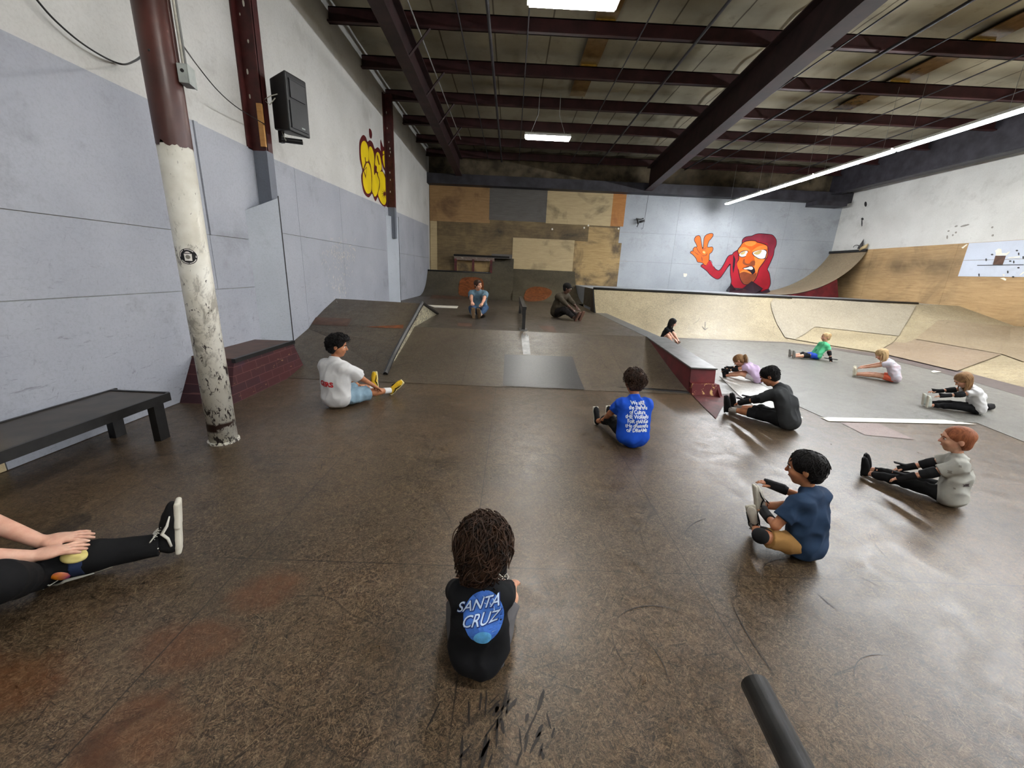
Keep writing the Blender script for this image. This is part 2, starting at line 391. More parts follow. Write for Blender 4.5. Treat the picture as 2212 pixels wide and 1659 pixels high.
# ---- roof steel
lab = ['nearest the camera', 'second from the camera', 'third from the camera', 'fourth from the camera', 'fifth from the camera', 'farthest before the far wall']
py = [9.2, 10.95, 12.75, 14.6, 16.45]
for i, y in enumerate(py+[18.2]):
    V, Fc = J(box(XL, XR, y, y+.03, 6.02, 6.3), box(XL, XR, y-.09, y+.03, 6.02, 6.045), box(XL, XR, y, y+.12, 6.28, 6.3))
    o = obj('roof_purlin', V, Fc, M['purlin'], origin=(5.3, y, 6.16)); tag(o, 'long maroon steel purlin crossing the roof, '+lab[i], 'beam', 'roof purlins')
for y in (7.45, 5.7, 3.95, 2.2, .45, -1.3, -3.05, -4.8):
    V, Fc = J(box(XL, XR, y, y+.03, 6.02, 6.3), box(XL, XR, y-.09, y+.03, 6.02, 6.045))
    if y > 7: 
        o = obj('roof_purlin', V, Fc, M['purlin'], origin=(5.3, y, 6.16)); tag(o, 'long maroon steel purlin above the nearer hanging light', 'beam', 'roof purlins')
def rafter(P, w, label, h0, h1):
    """I-section along a line P=[(x,y),(x,y)], bottom z h0->h1"""
    (x0, y0), (x1, y1) = P
    def bar(dx0, dx1, za, zb):   # za,zb: bottom/top offsets functions
        return hexa([(x0+dx0, y0, za(0)), (x0+dx1, y0, za(0)), (x1+dx1, y1, za(1)), (x1+dx0, y1, za(1))],
                    [(x0+dx0, y0, zb(0)), (x0+dx1, y0, zb(0)), (x1+dx1, y1, zb(1)), (x1+dx0, y1, zb(1))])
    zl = lambda t: h0+(h1-h0)*t
    t = thing('roof_rafter', label, 'beam', ((x0+x1)/2, (y0+y1)/2, 5.7), 0, 'roof rafters')
    obj('web', *bar(-.01, .01, lambda q: zl(q)+.02, lambda q: 6.0), M['rafter'], t, world=True)
    obj('bottom_flange', *bar(-w/2, w/2, zl, lambda q: zl(q)+.025), M['rafter'], t, world=True)
    obj('top_flange', *bar(-w/2, w/2, lambda q: 5.985, lambda q: 6.012), M['rafter'], t, world=True)
    for y in py[:4]:
        q = (y-y0)/(y1-y0); x = x0+(x1-x0)*q
        obj('brace', *tube([(x+.03, y, zl(q)+.05), (x+.5, y, 6.03)], .025, 4), M['rafter'], t, world=True)
    return t
rafter([(-2.12, -5), (-2.35, 18.3)], .26, 'dark maroon roof rafter running away above the left wall', 5.62, 5.34)
rafter([(4.0, -3), (5.62, 18.3)], .30, 'very dark roof rafter running away right of the hanging lights', 5.42, 5.12)
V, Fc = J(box(13.5, 13.53, -5, 18.6, 5.34, 6.3), box(13.35, 13.7, -5, 18.6, 5.32, 5.36), box(13.53, XR, -5, 18.6, 5.9, 6.3))
tag(obj('roof_rafter', V, Fc, M['beam_dark'], origin=(13.5, 7, 5.8)), 'deep near-black rafter along the top of the right wall', 'beam', 'roof rafters')
V, Fc = J(box(XL, XR, 18.25, 18.68, 5.03, 5.12), box(XL, XR, 18.24, 18.28, 5.03, 5.42))
tag(obj('eave_beam', V, Fc, M['beam_dark'], origin=(5.3, 18.45, 5.2)), 'black eave beam along the top of the far wall', 'beam')
a = ony(1755, 433, 18.3); b = ony(1817, 448, 18.3)
tag(obj('duct_box', *box(a[0], b[0], 18.0, 18.66, b[2], 5.02), M['beam_dark'], origin=((a[0]+b[0])/2, 18.3, b[2])), 'short dark box below the eave beam in the far right corner', 'duct')
# pipes and conduits under the roof
def rod(name, x, y0, y1, z, r, label, mat='beam_dark', cat='pipe'):
    return tag(obj(name, *tube([(x, y0, z), (x, y1, z)], r, 8), M[mat], smooth=True, origin=(x, (y0+y1)/2, z)), label, cat, 'rods and pipes below the roof')
rod('roof_pipe', -.60, -5, 18.2, 5.95, .032, 'black roof pipe left of the hanging lights')
rod('roof_conduit', -1.95, -5, 15.5, 5.93, .014, 'thin roof conduit just right of the left rafter', 'grey_metal')
rod('roof_rod', .12, -5, 18.2, 6.0, .013, 'thin black rod directly above the hanging lights')
rod('roof_rod', -1.15, -5, 18.2, 6.0, .014, 'thin black rod left of the thick roof pipe')
rod('roof_pipe', 3.35, -5, 18.2, 5.97, .026, 'black roof pipe just left of the dark right rafter')
rod('roof_rod', 2.25, -5, 18.2, 6.0, .014, 'thin black rod right of the skylight strip')
rod('roof_pipe', 7.0, -5, 18.2, 5.97, .03, 'thicker black roof pipe right of the dark rafter')
rod('roof_rod', 6.1, -5, 18.2, 6.0, .015, 'thin black rod just right of the dark rafter')
rod('roof_rod', 7.75, -5, 18.2, 6.0, .015, 'thin black rod left of the long light row')
rod('roof_rod', 9.6, -5, 18.2, 6.0, .014, 'thin black rod above the long light row')
rod('roof_rod', 11.3, -5, 18.2, 6.0, .014, 'thin black rod between the light row and right wall')
M['skylight'] = plain('brown_translucent_sheet', L(112,86,52), .25, .6, .15, 5)
M['skygold'] = plain('bare_gold_foil_edge', L(236,190,86), .25, .6, .2, 9, .6)
for x0, x1, nm in ((1.42, 1.85, 'brown skylight strip right of the hanging lights'), (8.9, 9.4, 'faint skylight strip above the long light row')):
    t = thing('skylight', nm, 'skylight', ((x0+x1)/2, 9, 6.4))
    obj('sheet', *box(x0, x1, 3, 12.9, 6.41, 6.43), M['skylight'], t, world=True)
    for y in (7.45, 9.2, 10.95): obj('edge_strip', *box(x0+.03, x1-.03, y+.16, y+.2, 6.36, 6.41), M['skygold'], t, world=True)
# ---- lights of the room and unseen added ones
def hanging_light(x, y, z, label):
    t = thing('hanging_light', label, 'ceiling light', (x, y, z), 0, 'hanging fluorescent lights')
    V = [(-.6, -.16, .02), (.6, -.16, .02), (.6, .16, .02), (-.6, .16, .02), (-.6, -.07, .1), (.6, -.07, .1), (.6, .07, .1), (-.6, .07, .1)]
    obj('housing', V, [(0,3,2,1),(4,5,6,7),(0,1,5,4),(1,2,6,5),(2,3,7,6),(3,0,4,7)], M['white_enamel'], t)
    for k in range(4):
        yy = -.12+.08*k
        obj('tube', *tube([(-.57, yy, 0), (.57, yy, 0)], .019, 6), M['tube'], t, smooth=True)
    for sx in (-.45, .45):
        obj('chain', *tube([(sx, 0, .1), (sx*.6, 0, .55), (sx*.6, 0, 6.0-z)], .005, 5), M['grey_metal'], t)
    return t
hanging_light(.66, 6.35, 5.02, 'bright hanging fluorescent light cut by the top edge of the picture')
hanging_light(.80, 11.75, 5.0, 'bright hanging fluorescent light in mid roof, the farther one')
for yy in (.75, -4.6): hanging_light(.60, yy, 5.0, 'unseen hanging fluorescent light added above and behind the camera')  # out-of-view fixtures added for fill light, spaced like the visible pair
for i, yy in enumerate(np.arange(-4.6, 17, 2.46)):  # visible row carried on unseen behind the camera to add light
    pos = 'row place %s' % i
    t = thing('linear_light', 'lit tube fixture in the long bright row near the right wall', 'ceiling light', (8.62, yy+1.2, 4.62), 0, 'long row of linear lights')
    obj('housing', *box(-.07, .07, -1.2, 1.2, .02, .07), M['white_enamel'], t)
    for sx in (-.035, .035): obj('tube', *tube([(sx, -1.19, 0), (sx, 1.19, 0)], .024, 8), M['tube_cool'], t, smooth=True)
    for q in (-.9, .9): obj('hanger', *tube([(0, q, .07), (0, q, 6.0-4.62)], .004, 4), M['grey_metal'], t)
# ------------------------------------------------------------------ skate ramps
YB0, YB1, ZD = 5.42, 7.55, .5           # bank foot, deck lip, deck height
XE = 2.63                               # right edge of bank and deck
def bankz(t): return ZD*(t**1.18)
def bfn(u, v):
    return (XL+.02+(3.0-XL)*u if False else XL+.02+(XE+.02-XL)*u, YB0+(YB1-YB0)*v, bankz(v)+.004)
t = thing('deck_bank', 'wide worn brown bank rising from the main floor to the rear deck', 'ramp', (-.5, 6.5, 0))
V, Fc = grid(bfn, 6, 14); n = len(V)
# right side wall under the bank
side = [(XE+.04, YB0+(YB1-YB0)*i/14, bankz(i/14)+.004) for i in range(15)]
base = [(XE+.04, YB0+(YB1-YB0)*i/14, 0) for i in range(15)]
V = V+side+base; Fc = Fc+[(n+i, n+i+1, n+15+i+1, n+15+i) for i in range(14)]
obj('riding_surface', V, Fc, M['ramp'], t, world=True, smooth=False)
t = thing('rear_deck', 'long raised brown deck behind the bank with two men sitting on it', 'deck', (-.5, 11, 0))
obj('deck_board', *box(XL+.02, XE, YB1, 16.3, .02, ZD), M['deck'], t, world=True)
obj('edge_strip', *box(XE, XE+.3, YB1, 12.2, .02, ZD+.004), M['steel_strip'], t, world=True)
# quarter pipes against the far wall
def quarter(name, label, x0, x1, y0, y1, z0, z1, mat, p=2.0, yb=None, coping=None, side='red_paint', cat='quarter pipe'):
    t = thing(name, label, cat, ((x0+x1)/2, y0, 0))
    f = lambda v: z0+(z1-z0)*(1-math.sqrt(max(0, 1-(v*.93)**2)))/(1-math.sqrt(1-.93**2))
    obj('riding_surface', *grid(lambda u, v: (x0+(x1-x0)*u, y0+(y1-y0)*v, f(v)+.004), 4, 20), M[mat], t, world=True, smooth=True)
    pts = [(y0+(y1-y0)*i/20, f(i/20)) for i in range(21)]+[(y1, max(0, z0-.3)), (y0, max(0, z0-.3))]
    for x in (x0, x1-.02): 
        V, Fc = prism(pts, 'x', x, x+.02); obj('side_panel', V, Fc, M[side], t, world=True)
    if yb: obj('platform', *box(x0, x1, y1, yb, z1-.05, z1), M[mat], t, world=True)
    if coping: obj('coping', *tube([(x0, y1, z1+.005), (x1, y1, z1+.005)], coping, 10), M['black'], t, world=True, smooth=True)
    return t
quarter('quarter_pipe', 'low grey-brown quarter pipe at the left end of the far wall', XL+.03, -.92, 16.3, 18.05, .5, 1.50, 'qp', yb=YF-.04, coping=.035, side='qp')
quarter('quarter_pipe', 'dark steep quarter pipe in the middle of the far wall, between two others', -.92, .08, 16.1, 18.62, .5, 2.16, 'qp', side='qp')
quarter('quarter_pipe', 'broad dark bank ramp running straight up the far wall behind the man in the cap', .08, 2.86, 15.6, 18.62, .5, 1.73, 'qp', side='cream')
# raised rail platform above the left quarter pipe
a = ony(980, 552, 18.2); b = ony(1105, 557, 18.2)
t = thing('rail_platform', 'small raised platform on dark red posts above the left quarter pipe', 'platform', ((a[0]+b[0])/2, 18.3, 1.5))
obj('coping', *tube([(a[0], 18.2, 2.2), (b[0]-.1, 18.2, 2.2)], .04, 8), M['black'], t, world=True)
obj('fascia', *box(a[0]+.02, b[0]-.75, 18.21, 18.25, 2.0, 2.17), M['fascia'] if 'fascia' in M else painted('scratched_fascia', L(110,96,84), L(220,214,200), L(80,50,44), amt=1.), t, world=True)
obj('top_board', *box(a[0], b[0], 18.2, YF-.04, 2.14, 2.19), M['ply_grey'], t, world=True)
for i, px in enumerate((984, 1022, 1061)):
    x = ony(px, 570, 18.2)[0]; obj('post', *box(x-.05, x+.05, 18.2, 18.3, 1.5, 2.05), M['maroon_paint'], t, world=True)
for x in (ony(1003, 570, 18.5)[0], ony(1042, 570, 18.5)[0]):
    obj('back_board', *box(x-.36, x+.36, 18.5, 18.53, 1.5, 2.0), M['ply_gold'], t, world=True)
# left corner ramp (bank to a ridge, dropping to the deck)
XP = -1.80
t = thing('corner_ramp', 'tall brown ramp in the corner by the left wall with a glittery side', 'ramp', (-2.75, 7.6, 0))
PR = [(5.66, .045), (6.11, .235), (6.45, .35), (6.84, .47), (7.35, .61), (8.24, .88)]
PL = [(6.73, .02), (6.96, .20), (7.24, .41), (7.52, .56), (7.95, .71), (8.52, .88)]
def lerp(P, v):
    q = v*(len(P)-1); i = min(int(q), len(P)-2); f = q-i; return P[i][0]*(1-f)+P[i+1][0]*f, P[i][1]*(1-f)+P[i+1][1]*f
def crf(u, v):
    a = lerp(PL, v); b = lerp(PR, v); return (XL+.025+(XP-XL-.025)*u, a[0]*(1-u)+b[0]*u, a[1]*(1-u)+b[1]*u+.006)
obj('riding_surface', *grid(crf, 6, 15), M['ramp'], t, world=True)
obj('back_slope', *grid(lambda u, v: (XL+.025+(XP-XL-.025)*u, (8.52*(1-u)+8.24*u)*(1-v)+9.96*v, .886-.386*v), 4, 4), M['ramp'], t, world=True)
prof = PR+[(9.96, .495)]
low = [(y, max(0, bankz((y-YB0)/(YB1-YB0)) if y < YB1 else ZD)) for y in (9.96, 9, 8.3, 7.55, 7.2, 6.8, 6.4, 6.1, 5.76)]
s = N('crinkled_silver_tape'); n = s.noise(26, 5, .8, 1.5)
M['glitter'] = s.out(s.mix(s.ramp(n, .45, .56), L(74,66,50), L(232,224,190)), .3, .6, n, .8, .02, Metallic=.3)
V, Fc = prism(prof+low, 'x', XP-.01, XP)
recalc(obj('taped_side', V, Fc, M['glitter'], t, world=True))
def skew(pts, r=.035): return tube(pts, r, 6)
obj('edge_strip', *tube([(XP+.005, y, z+.012) for y, z in PR], .036, 6), M['black'], t, world=True)
obj('edge_strip', *tube([(XP+.005, 8.24, .90), (XP+.005, 9.96, .51)], .034, 6), M['black'], t, world=True)
# brick-painted ledge box by the left wall
s = N('painted_bricks'); xyb = s.xyz()
cmb = s.n('ShaderNodeCombineXYZ'); s.t.links.new(xyb[1], cmb.inputs[0]); s.t.links.new(xyb[2], cmb.inputs[1]); s.t.links.new(xyb[0], cmb.inputs[2])
br = s.n('ShaderNodeTexBrick'); s.t.links.new(cmb.outputs[0], br.inputs['Vector'])
br.inputs['Scale'].default_value = 1.; br.inputs['Brick Width'].default_value = .27; br.inputs['Row Height'].default_value = .098
br.inputs['Mortar Size'].default_value = .004; br.inputs['Color1'].default_value = L(66,24,26); br.inputs['Color2'].default_value = L(52,20,27); br.inputs['Mortar'].default_value = L(98,60,58)
cc = br.outputs['Color']; wr_ = s.ramp(s.noise(3, 6, .7, .6, s.mapping((1, 1, 4))), .62, .68)
cc = s.mix(s.math('MULTIPLY', wr_, .8), cc, L(176,142,98)); cc = s.mix(s.ramp(s.noise(2.2, 3), .62, .72, 0, .4), cc, L(48,34,66))
M['brick'] = s.out(cc, .45, .4)
t = thing('brick_ledge', 'dark red brick-painted ledge box against the left wall behind the column', 'ledge', (-3.4, 5.1, 0))
B4 = [(XL+.022, 4.24, 0), (-3.10, 4.24, 0), (-3.10, 5.92, 0), (XL+.022, 5.92, 0)]
T4 = [(XL+.022, 4.52, .46), (-3.15, 4.46, .46), (-3.15, 5.72, .46), (XL+.022, 5.70, .46)]
obj('body', *hexa(B4, T4), M['brick'], t, world=True)
T5 = [(p[0], p[1], .462) for p in T4]; T6 = [(p[0]+(.015 if p[0] > -3.5 else 0), p[1], .482) for p in T4]
obj('top_board', *hexa(T5, T6), M['brown_patch'], t, world=True)
obj('edge_strip', *box(-3.165, -3.12, 4.44, 5.74, .44, .487), M['black'], t, world=True)
# low bench (manual pad on legs)
t = thing('skate_bench', 'long low black-edged bench along the left wall', 'bench', (-3.28, 2.3, 0))
bevel(obj('top_board', *hexa([(-3.56, .7, .36), (-3.04, .7, .36), (-3.04, 3.40, .36), (-3.56, 3.46, .36)], [(-3.56, .7, .40), (-3.04, .7, .40), (-3.04, 3.40, .40), (-3.56, 3.46, .40)]), M['bench_top'] if 'bench_top' in M else plain('dark_brown_bench_top', L(62,54,46), .4, .5, .25, 7), t, world=True), .004)
for b_ in ((-3.045, -3.025, .7, 3.41, .335, .408), (-3.57, -3.55, .7, 3.47, .335, .408), (-3.55, -3.045, 3.40, 3.425, .335, .408)): obj('edge_strip', *box(*b_), M['black'], t, world=True)
for x, y in ((-3.08, 3.3), (-3.5, 3.33), (-3.08, 1.4), (-3.5, 1.4)):
    obj('leg', *box(x-.03, x+.03, y-.05, y+.05, 0, .336), M['black'], t, world=True)
# hubba ledge on the right edge of the bank
t = thing('hubba_ledge', 'dark red ledge with a steel top running down the right edge of the bank', 'ledge', (XE+.2, 6.4, 0))
x0, x1 = XE+.02, XE+.38
B4 = [(x0, 5.50, 0), (x1, 5.50, 0), (x1, 7.55, 0), (x0, 7.55, 0)]
T4 = [(x0, 5.56, .355), (x1, 5.56, .355), (x1, 7.55, .49), (x0, 7.55, .49)]
obj('body', *hexa(B4, T4), M['red_paint'], t, world=True)
T5 = [(x0-.02, 5.53, .355), (x1+.01, 5.53, .355), (x1+.01, 7.56, .49), (x0-.02, 7.56, .49)]
bevel(obj('steel_top', *hexa(T5, [(p[0], p[1], p[2]+.022) for p in T5]), M['steel_strip'], t, world=True), .005)
s = N('chipped_red_paint'); n = s.noise(7, 6, .75, .8)
zz = s.xyz()[2]
cc = s.mix(s.ramp(n, .58, .61), L(92,24,28), L(205,166,108)); M['chipped'] = s.out(cc, .6, .3, n, .4, .01)
obj('end_board', *hexa([(x0, 5.40, .0), (x1+.07, 5.38, .0), (x1+.02, 5.50, 0), (x0, 5.50, 0)], [(x0, 5.45, .16), (x1+.03, 5.45, .16), (x1, 5.56, .16), (x0, 5.56, .16)]), M['chipped'], t, world=True)
obj('base_flange', *hexa([(x1, 5.3, 0), (x1+.12, 5.3, 0), (x1+.10, 7.5, 0), (x1, 7.5, 0)], [(x1, 5.46, .13), (x1+.02, 5.4, .02), (x1+.02, 7.5, .05), (x1, 7.5, .2)]), M['chipped'], t, world=True)
# deck rail on the lip
t = thing('flat_rail', 'short black grind rail standing on the deck at the top of the bank', 'rail', (.12, 9, ZD))
xr = onz(1129, 711, ZD)[0]
obj('top_bar', *box(xr-.03, xr+.05, 7.72, 11.2, .90, .95), M['black'], t, world=True)
obj('web_plate', *box(xr-.02, xr+.04, 7.74, 7.86, .5, .90), M['black'], t, world=True)
obj('foot_plate', *box(xr-.07, xr+.09, 7.68, 7.95, .5, .512), M['steel_strip'], t, world=True)
obj('web_plate', *box(xr-.02, xr+.04, 11.0, 11.1, .5, .90), M['black'], t, world=True)
obj('side_plate', *box(xr-.03, xr-.015, 7.86, 11.0, .78, .9), M['steel_strip'], t, world=True)
# foreground round rail
p0 = onz(1630, 1478, .32); p1 = onz(1722, 1659, .32); dv = (p1-p0)/np.linalg.norm(p1-p0)
t = thing('round_rail', 'thick black round grind rail cut by the bottom edge of the picture', 'rail', (p1[0], p1[1], 0))
obj('pipe', *tube([p0, p0+dv*1.9], .043, 20), M['blackpipe'] if 'blackpipe' in M else plain('scuffed_black_pipe', L(34,33,32), .42, .5, .3, 14), t, world=True, smooth=True)
for q in (.55, 1.7):
    c_ = p0+dv*q; obj('leg', *box(c_[0]-.03, c_[0]+.03, c_[1]-.02, c_[1]+.02, 0, .29), M['black'], t, world=True)
    obj('foot_plate', *box(c_[0]-.12, c_[0]+.12, c_[1]-.06, c_[1]+.06, 0, .008), M['black'], t, world=True)
# step strip on the floor right of the mat
a = onz(1308, 838); b = onz(1488, 851)
tag(obj('floor_strip', *hexa([(a[0], a[1]-.01, 0), (b[0], b[1]-.01, 0), (b[0], b[1]+.07, 0), (a[0], a[1]+.07, 0)], [(a[0], a[1], .028), (b[0], b[1], .028), (b[0], b[1]+.07, .03), (a[0], a[1]+.07, .03)]), M['black'], origin=((a[0]+b[0])/2, a[1], 0)), 'thin black step strip across the foot of the bank beside the red ledge', 'strip')
# ------------------------------------------------------------------ bowl side
def poly_sheet(name, P, z, h, mat):
    V, Fc = prism([tuple(p) for p in P], 'z', z, z+h); return V, [Fc[0][::-1], Fc[1][::-1]]+Fc[2:]
pb_ = [onz(x, y)[:2] for x, y in ((1548, 862), (1665, 851), (1780, 903), (2110, 914), (2212, 955))]
bp_ = [(XE+.42, 5.5), tuple(pb_[1]), tuple(pb_[2]), tuple(pb_[3]), tuple(pb_[4]), (9.4, 2.6), (9.4, 12.0), (XE+.30, 12.0), (XE+.42, 7.5)]
o = obj('bowl_floor', *poly_sheet('x', bp_, .001, .004, None), M['bowl'], origin=(6, 8, 0)); recalc(o)
tag(o, 'grey painted floor sheet of the bowl area where five children sit', 'floor panel')
# bowl transition: lofted from foot line to top line
foot = [(XE-.02, 10.78), (5.2, 10.86), (7.75, 10.95), (8.35, 10.3), (8.85, 9.25), (8.8, 8.0), (8.55, 6.9), (8.2, 5.6), (7.6, 3.0), (7.0, .0), (6.6, -2.)]
top = [(XE-.02, 12.8, 1.19), (5.2, 12.8, 1.19), (8.3, 12.8, 1.18), (10.8, 12.8, 1.18), (12.95, 12.8, 1.17), (XR-.03, 12.79, 1.16), (XR-.03, 11.2, .73), (XR-.03, 8.5, .72), (XR-.03, 5, .72), (XR-.03, 1, .72), (XR-.03, -2., .72)]
pw = [2.3, 2.3, 2.3, 2.0, 1.75, 1.45, 1.3, 1.25, 1.25, 1.25, 1.25]
def bw(u, v):
    q = u*(len(foot)-1); i = min(int(q), len(foot)-2); f = q-i
    a = np.array(foot[i])*(1-f)+np.array(foot[i+1])*f; b = np.array(top[i])*(1-f)+np.array(top[i+1])*f; p = pw[i]*(1-f)+pw[i+1]*f
    return (a[0]+(b[0]-a[0])*v, a[1]+(b[1]-a[1])*v, .004+b[2]*v**p)
t = thing('bowl_transition', 'long cream and tan plywood transition curving round the grey bowl floor', 'ramp', (8, 11, 0))
obj('riding_surface', *grid(bw, 60, 18), M['cream'], t, world=True, smooth=True)
def skirt(u, v):
    p = bw(u, .10*v); return (p[0], p[1], p[2]+.004+.004*math.sin(math.pi*v))
M['skirt'] = plain('grey_brown_skirt_paint', L(88,79,76), .45, .4, .12, 8)
obj('kick_strip', *grid(skirt, 60, 3), M['skirt'], t, world=True, smooth=True)
cop = [(XE-.04, 12.8, 1.2), (8.3, 12.8, 1.19), (12.95, 12.8, 1.18)]
obj('coping', *tube(cop, .04, 10), M['black'], t, world=True, smooth=True)
obj('end_panel', *prism([(10.78+2.02*i/12, 1.19*(i/12)**2.3) for i in range(13)]+[(12.85, .4), (10.78, 0)], 'x', XE-.06, XE-.03), M['black'], t, world=True)
tag(obj('side_board', *box(XE+.225, XE+.238, 12.84, 15.75, .5, 1.15), M['qp'], origin=(XE+.23, 14.3, .5)), 'dark board closing the side of the upper platform beside the rear deck', 'board')
t = thing('upper_platform', 'pale grey platform between the long coping and the painted far wall', 'platform', (8, 15.5, 0))
obj('deck_board', *box(XE+.24, XR-.04, 12.83, YF-.03, .02, 1.15), M['far_blue'], t, world=True)
# wall quarter pipe in the far right corner, on the platform
a = onx(1787, 547, XR-.5); 
Yq0, Yq1 = 16.75, YF-.03
Xt, Zt = XR-.04, 3.02
t = thing('corner_quarter_pipe', 'tall tan quarter pipe with a red side in the far right corner', 'quarter pipe', (13, 17.6, 1.15))
def cq(v):
    q = v; return 10.9+(Xt-10.9)*q, 1.16+(Zt-1.16)*(1-math.sqrt(max(0, 1-(q*.95)**2)))/(1-math.sqrt(1-.95**2))
def cqf(u, v):
    x, z = cq(v); return (x, Yq0+(Yq1-Yq0)*u, z)
V, Fc = grid(cqf, 4, 22); obj('riding_surface', V, [f[::-1] for f in Fc], M['tanbank'], t, world=True, smooth=True)
pr = [cq(i/22) for i in range(17)]+[(cq(16/22)[0]+.25, 1.16)]
obj('side_panel', *prism([(x, z-.03) for x, z in pr[:-1]]+[pr[-1]], 'y', Yq0+.01, Yq0+.03), M['red_paint'], t, world=True)
obj('coping', *box(Xt-.08, Xt+.0, Yq0, Yq1, Zt-.02, Zt+.07), M['black'], t, world=True)
# small thing standing on that coping
c0 = onx(1857, 540, XR-.1)
t = thing('shelf_ornament', 'small dark pointed ornament standing on the coping in the far right corner', 'ornament', (XR-.1, c0[1], Zt+.07))
obj('pointed_tail', *tube([(0, .0, .02), (0, -.02, .18), (0, -.06, .40)], [.10, .055, .004], 8), M['matdark'], t, smooth=True)
obj('pale_base', *tube([(-.0, -.02, .0), (.0, -.24, .10), (0, -.33, .20)], [.07, .075, .012], 8), M['ply_tan'], t, smooth=True)
obj('wire_arch', *tube([(0, .22+.14*math.cos(a), .10+.09*math.sin(a)) for a in np.linspace(0, 3.1, 8)], .012, 6), M['matdark'], t, smooth=True)
# ------------------------------------------------------------------ support column in the foreground
pc = onz(484, 952); r0 = .108
t = thing('support_column', 'round steel support column, brown above and scuffed white below', 'column', (pc[0], pc[1], 0))
zs = onz(0, 0, 0)
zw = None
# paint break height found where the column passes the pixel row
rr_ = ray(386, 312); dd = math.hypot(pc[0], pc[1])-r0; zw = HC+rr_[2]*dd/math.hypot(rr_[0], rr_[1])
s = N('column_paint'); n1 = s.noise(26, 5, .75, .6, s.mapping((1, 1, .5))); zc = s.xyz()[2]
c = s.mix(s.ramp(s.noise(5, 5), .35, .65), L(226,224,214), L(202,198,184))
lowf = s.ramp(zc, .2, 2.0, 1, 0)
chip = s.ramp(s.math('ADD', n1, s.math('MULTIPLY', lowf, .13)), .66, .69)
c = s.mix(chip, c, L(44,34,34))
sc2 = s.ramp(s.math('ADD', s.noise(2.2, 6, .75, .4, s.mapping((5, 5, 1.4), (.5, .2, 0))), s.math('MULTIPLY', s.ramp(s.math('ABSOLUTE', s.math('SUBTRACT', zc, 1.1)), 0, .75, 1, 0), .14)), .60, .70)
c = s.mix(s.math('MULTIPLY', sc2, .6), c, L(104,96,84))
ring = s.math('MULTIPLY', s.ramp(s.math('ABSOLUTE', s.math('SUBTRACT', zc, .16)), .03, .05, 1, 0), s.ramp(s.noise(12, 4), .42, .5))
c = s.mix(ring, c, L(70,50,44))
M['col_white'] = s.out(c, .4, .45, n1, .15, .003)
M['col_brown'] = plain('column_brown_paint', L(70,36,30), .4, .45, .18, 4)
obj('white_lower', *lathe([(r0, 0), (r0, zw)], n=40), M['col_white'], t, smooth=False)
for p in t.children: 
    for q in p.data.polygons: q.use_smooth = len(q.vertices) == 4
def jag(k, n):
    return .006*math.sin(k*1.1)+.005*math.sin(k*2.7+1)+(.022 if k % 15 in (5, 6) else 0)
n_ = 48; V = []; Fc = []
for k in range(n_): a = 2*math.pi*k/n_; V.append(((r0+.0015)*math.cos(a), (r0+.0015)*math.sin(a), zw+jag(k, n_)-.01))
for k in range(n_): a = 2*math.pi*k/n_; V.append(((r0+.0015)*math.cos(a), (r0+.0015)*math.sin(a), 6.0))
Fc = [(k, (k+1) % n_, n_+(k+1) % n_, n_+k) for k in range(n_)]+[tuple(range(2*n_-1, n_-1, -1))[::-1]]
o = obj('brown_upper', V, Fc, M['col_brown'], t)
for q in o.data.polygons: q.use_smooth = len(q.vertices) == 4
obj('floor_ring', *lathe([(r0+.014, 0), (r0+.014, .018), (r0, .02)], n=40), M['col_white'], t)
# junction box + conduit fixed to the column
def on_col(px, py, r=r0):
    rr = ray(px, py); R_ = np.array([rr[0], rr[1]]); a_ = R_@R_; b_ = -2*R_@pc[:2]; c__ = pc[:2]@pc[:2]-r*r
    di = b_*b_-4*a_*c__
    tt = (-b_-math.sqrt(max(di, 0)))/(2*a_); return CAM+rr*tt
jb = on_col(390, 163, r0); jl = jb-np.array([t.location[0], t.location[1], 0]); an = math.atan2(jl[1], jl[0])
t2 = thing('junction_box', 'grey metal junction box on the side of the brown column', 'electrical box', (pc[0]+math.cos(an)*(r0+.002), pc[1]+math.sin(an)*(r0+.002), jb[2]), an)
bevel(obj('box_body', *box(.002, .065, -.055, .055, -.06, .06), M['greybox'], t2), .004)
obj('cover_plate', *box(.065, .07, -.058, .058, -.063, .063), M['greybox'], t2)
obj('knockout', *tube([(.033, -.0545, .015), (.033, -.0575, .015)], .012, 10), M['black'], t2)
obj('conduit', *tube([(.03, .02, .06), (.03, .02, 5.95-jb[2])], .011, 8), M['grey_metal'], t2, smooth=True)
obj('conduit', *tube([(.03, -.015, .06), (.03, -.015, 5.95-jb[2])], .009, 8), M['rope'], t2, smooth=True)
# sticker on the column, wrapped round it
cs = on_col(406, 554); a0 = math.atan2(cs[1]-pc[1], cs[0]-pc[0]); zc_ = cs[2]
def wrap(poly, off):
    bm = bmesh.new(); vs = [bm.verts.new((x, y, 0)) for x, y in poly]; bm.faces.new(vs)
    bmesh.ops.triangulate(bm, faces=bm.faces[:]); bmesh.ops.subdivide_edges(bm, edges=bm.edges[:], cuts=2, use_grid_fill=True)
    V = []
    for v in bm.verts:
        a = a0+v.co.x/(r0); V.append((pc[0]+(r0+off)*math.cos(a), pc[1]+(r0+off)*math.sin(a), zc_+v.co.y))
    bm.verts.index_update(); Fc = [tuple(v.index for v in f.verts) for f in bm.faces]; bm.free(); return V, Fc
def ring2(r1, r2, a1=0, a2=6.2832, n=28, cx=0, cy=0):
    o_ = [(cx+r2*math.cos(a1+(a2-a1)*k/n), cy+r2*math.sin(a1+(a2-a1)*k/n)) for k in range(n+1)]
    i_ = [(cx+r1*math.cos(a1+(a2-a1)*k/n), cy+r1*math.sin(a1+(a2-a1)*k/n)) for k in range(n, -1, -1)]
    return o_+i_
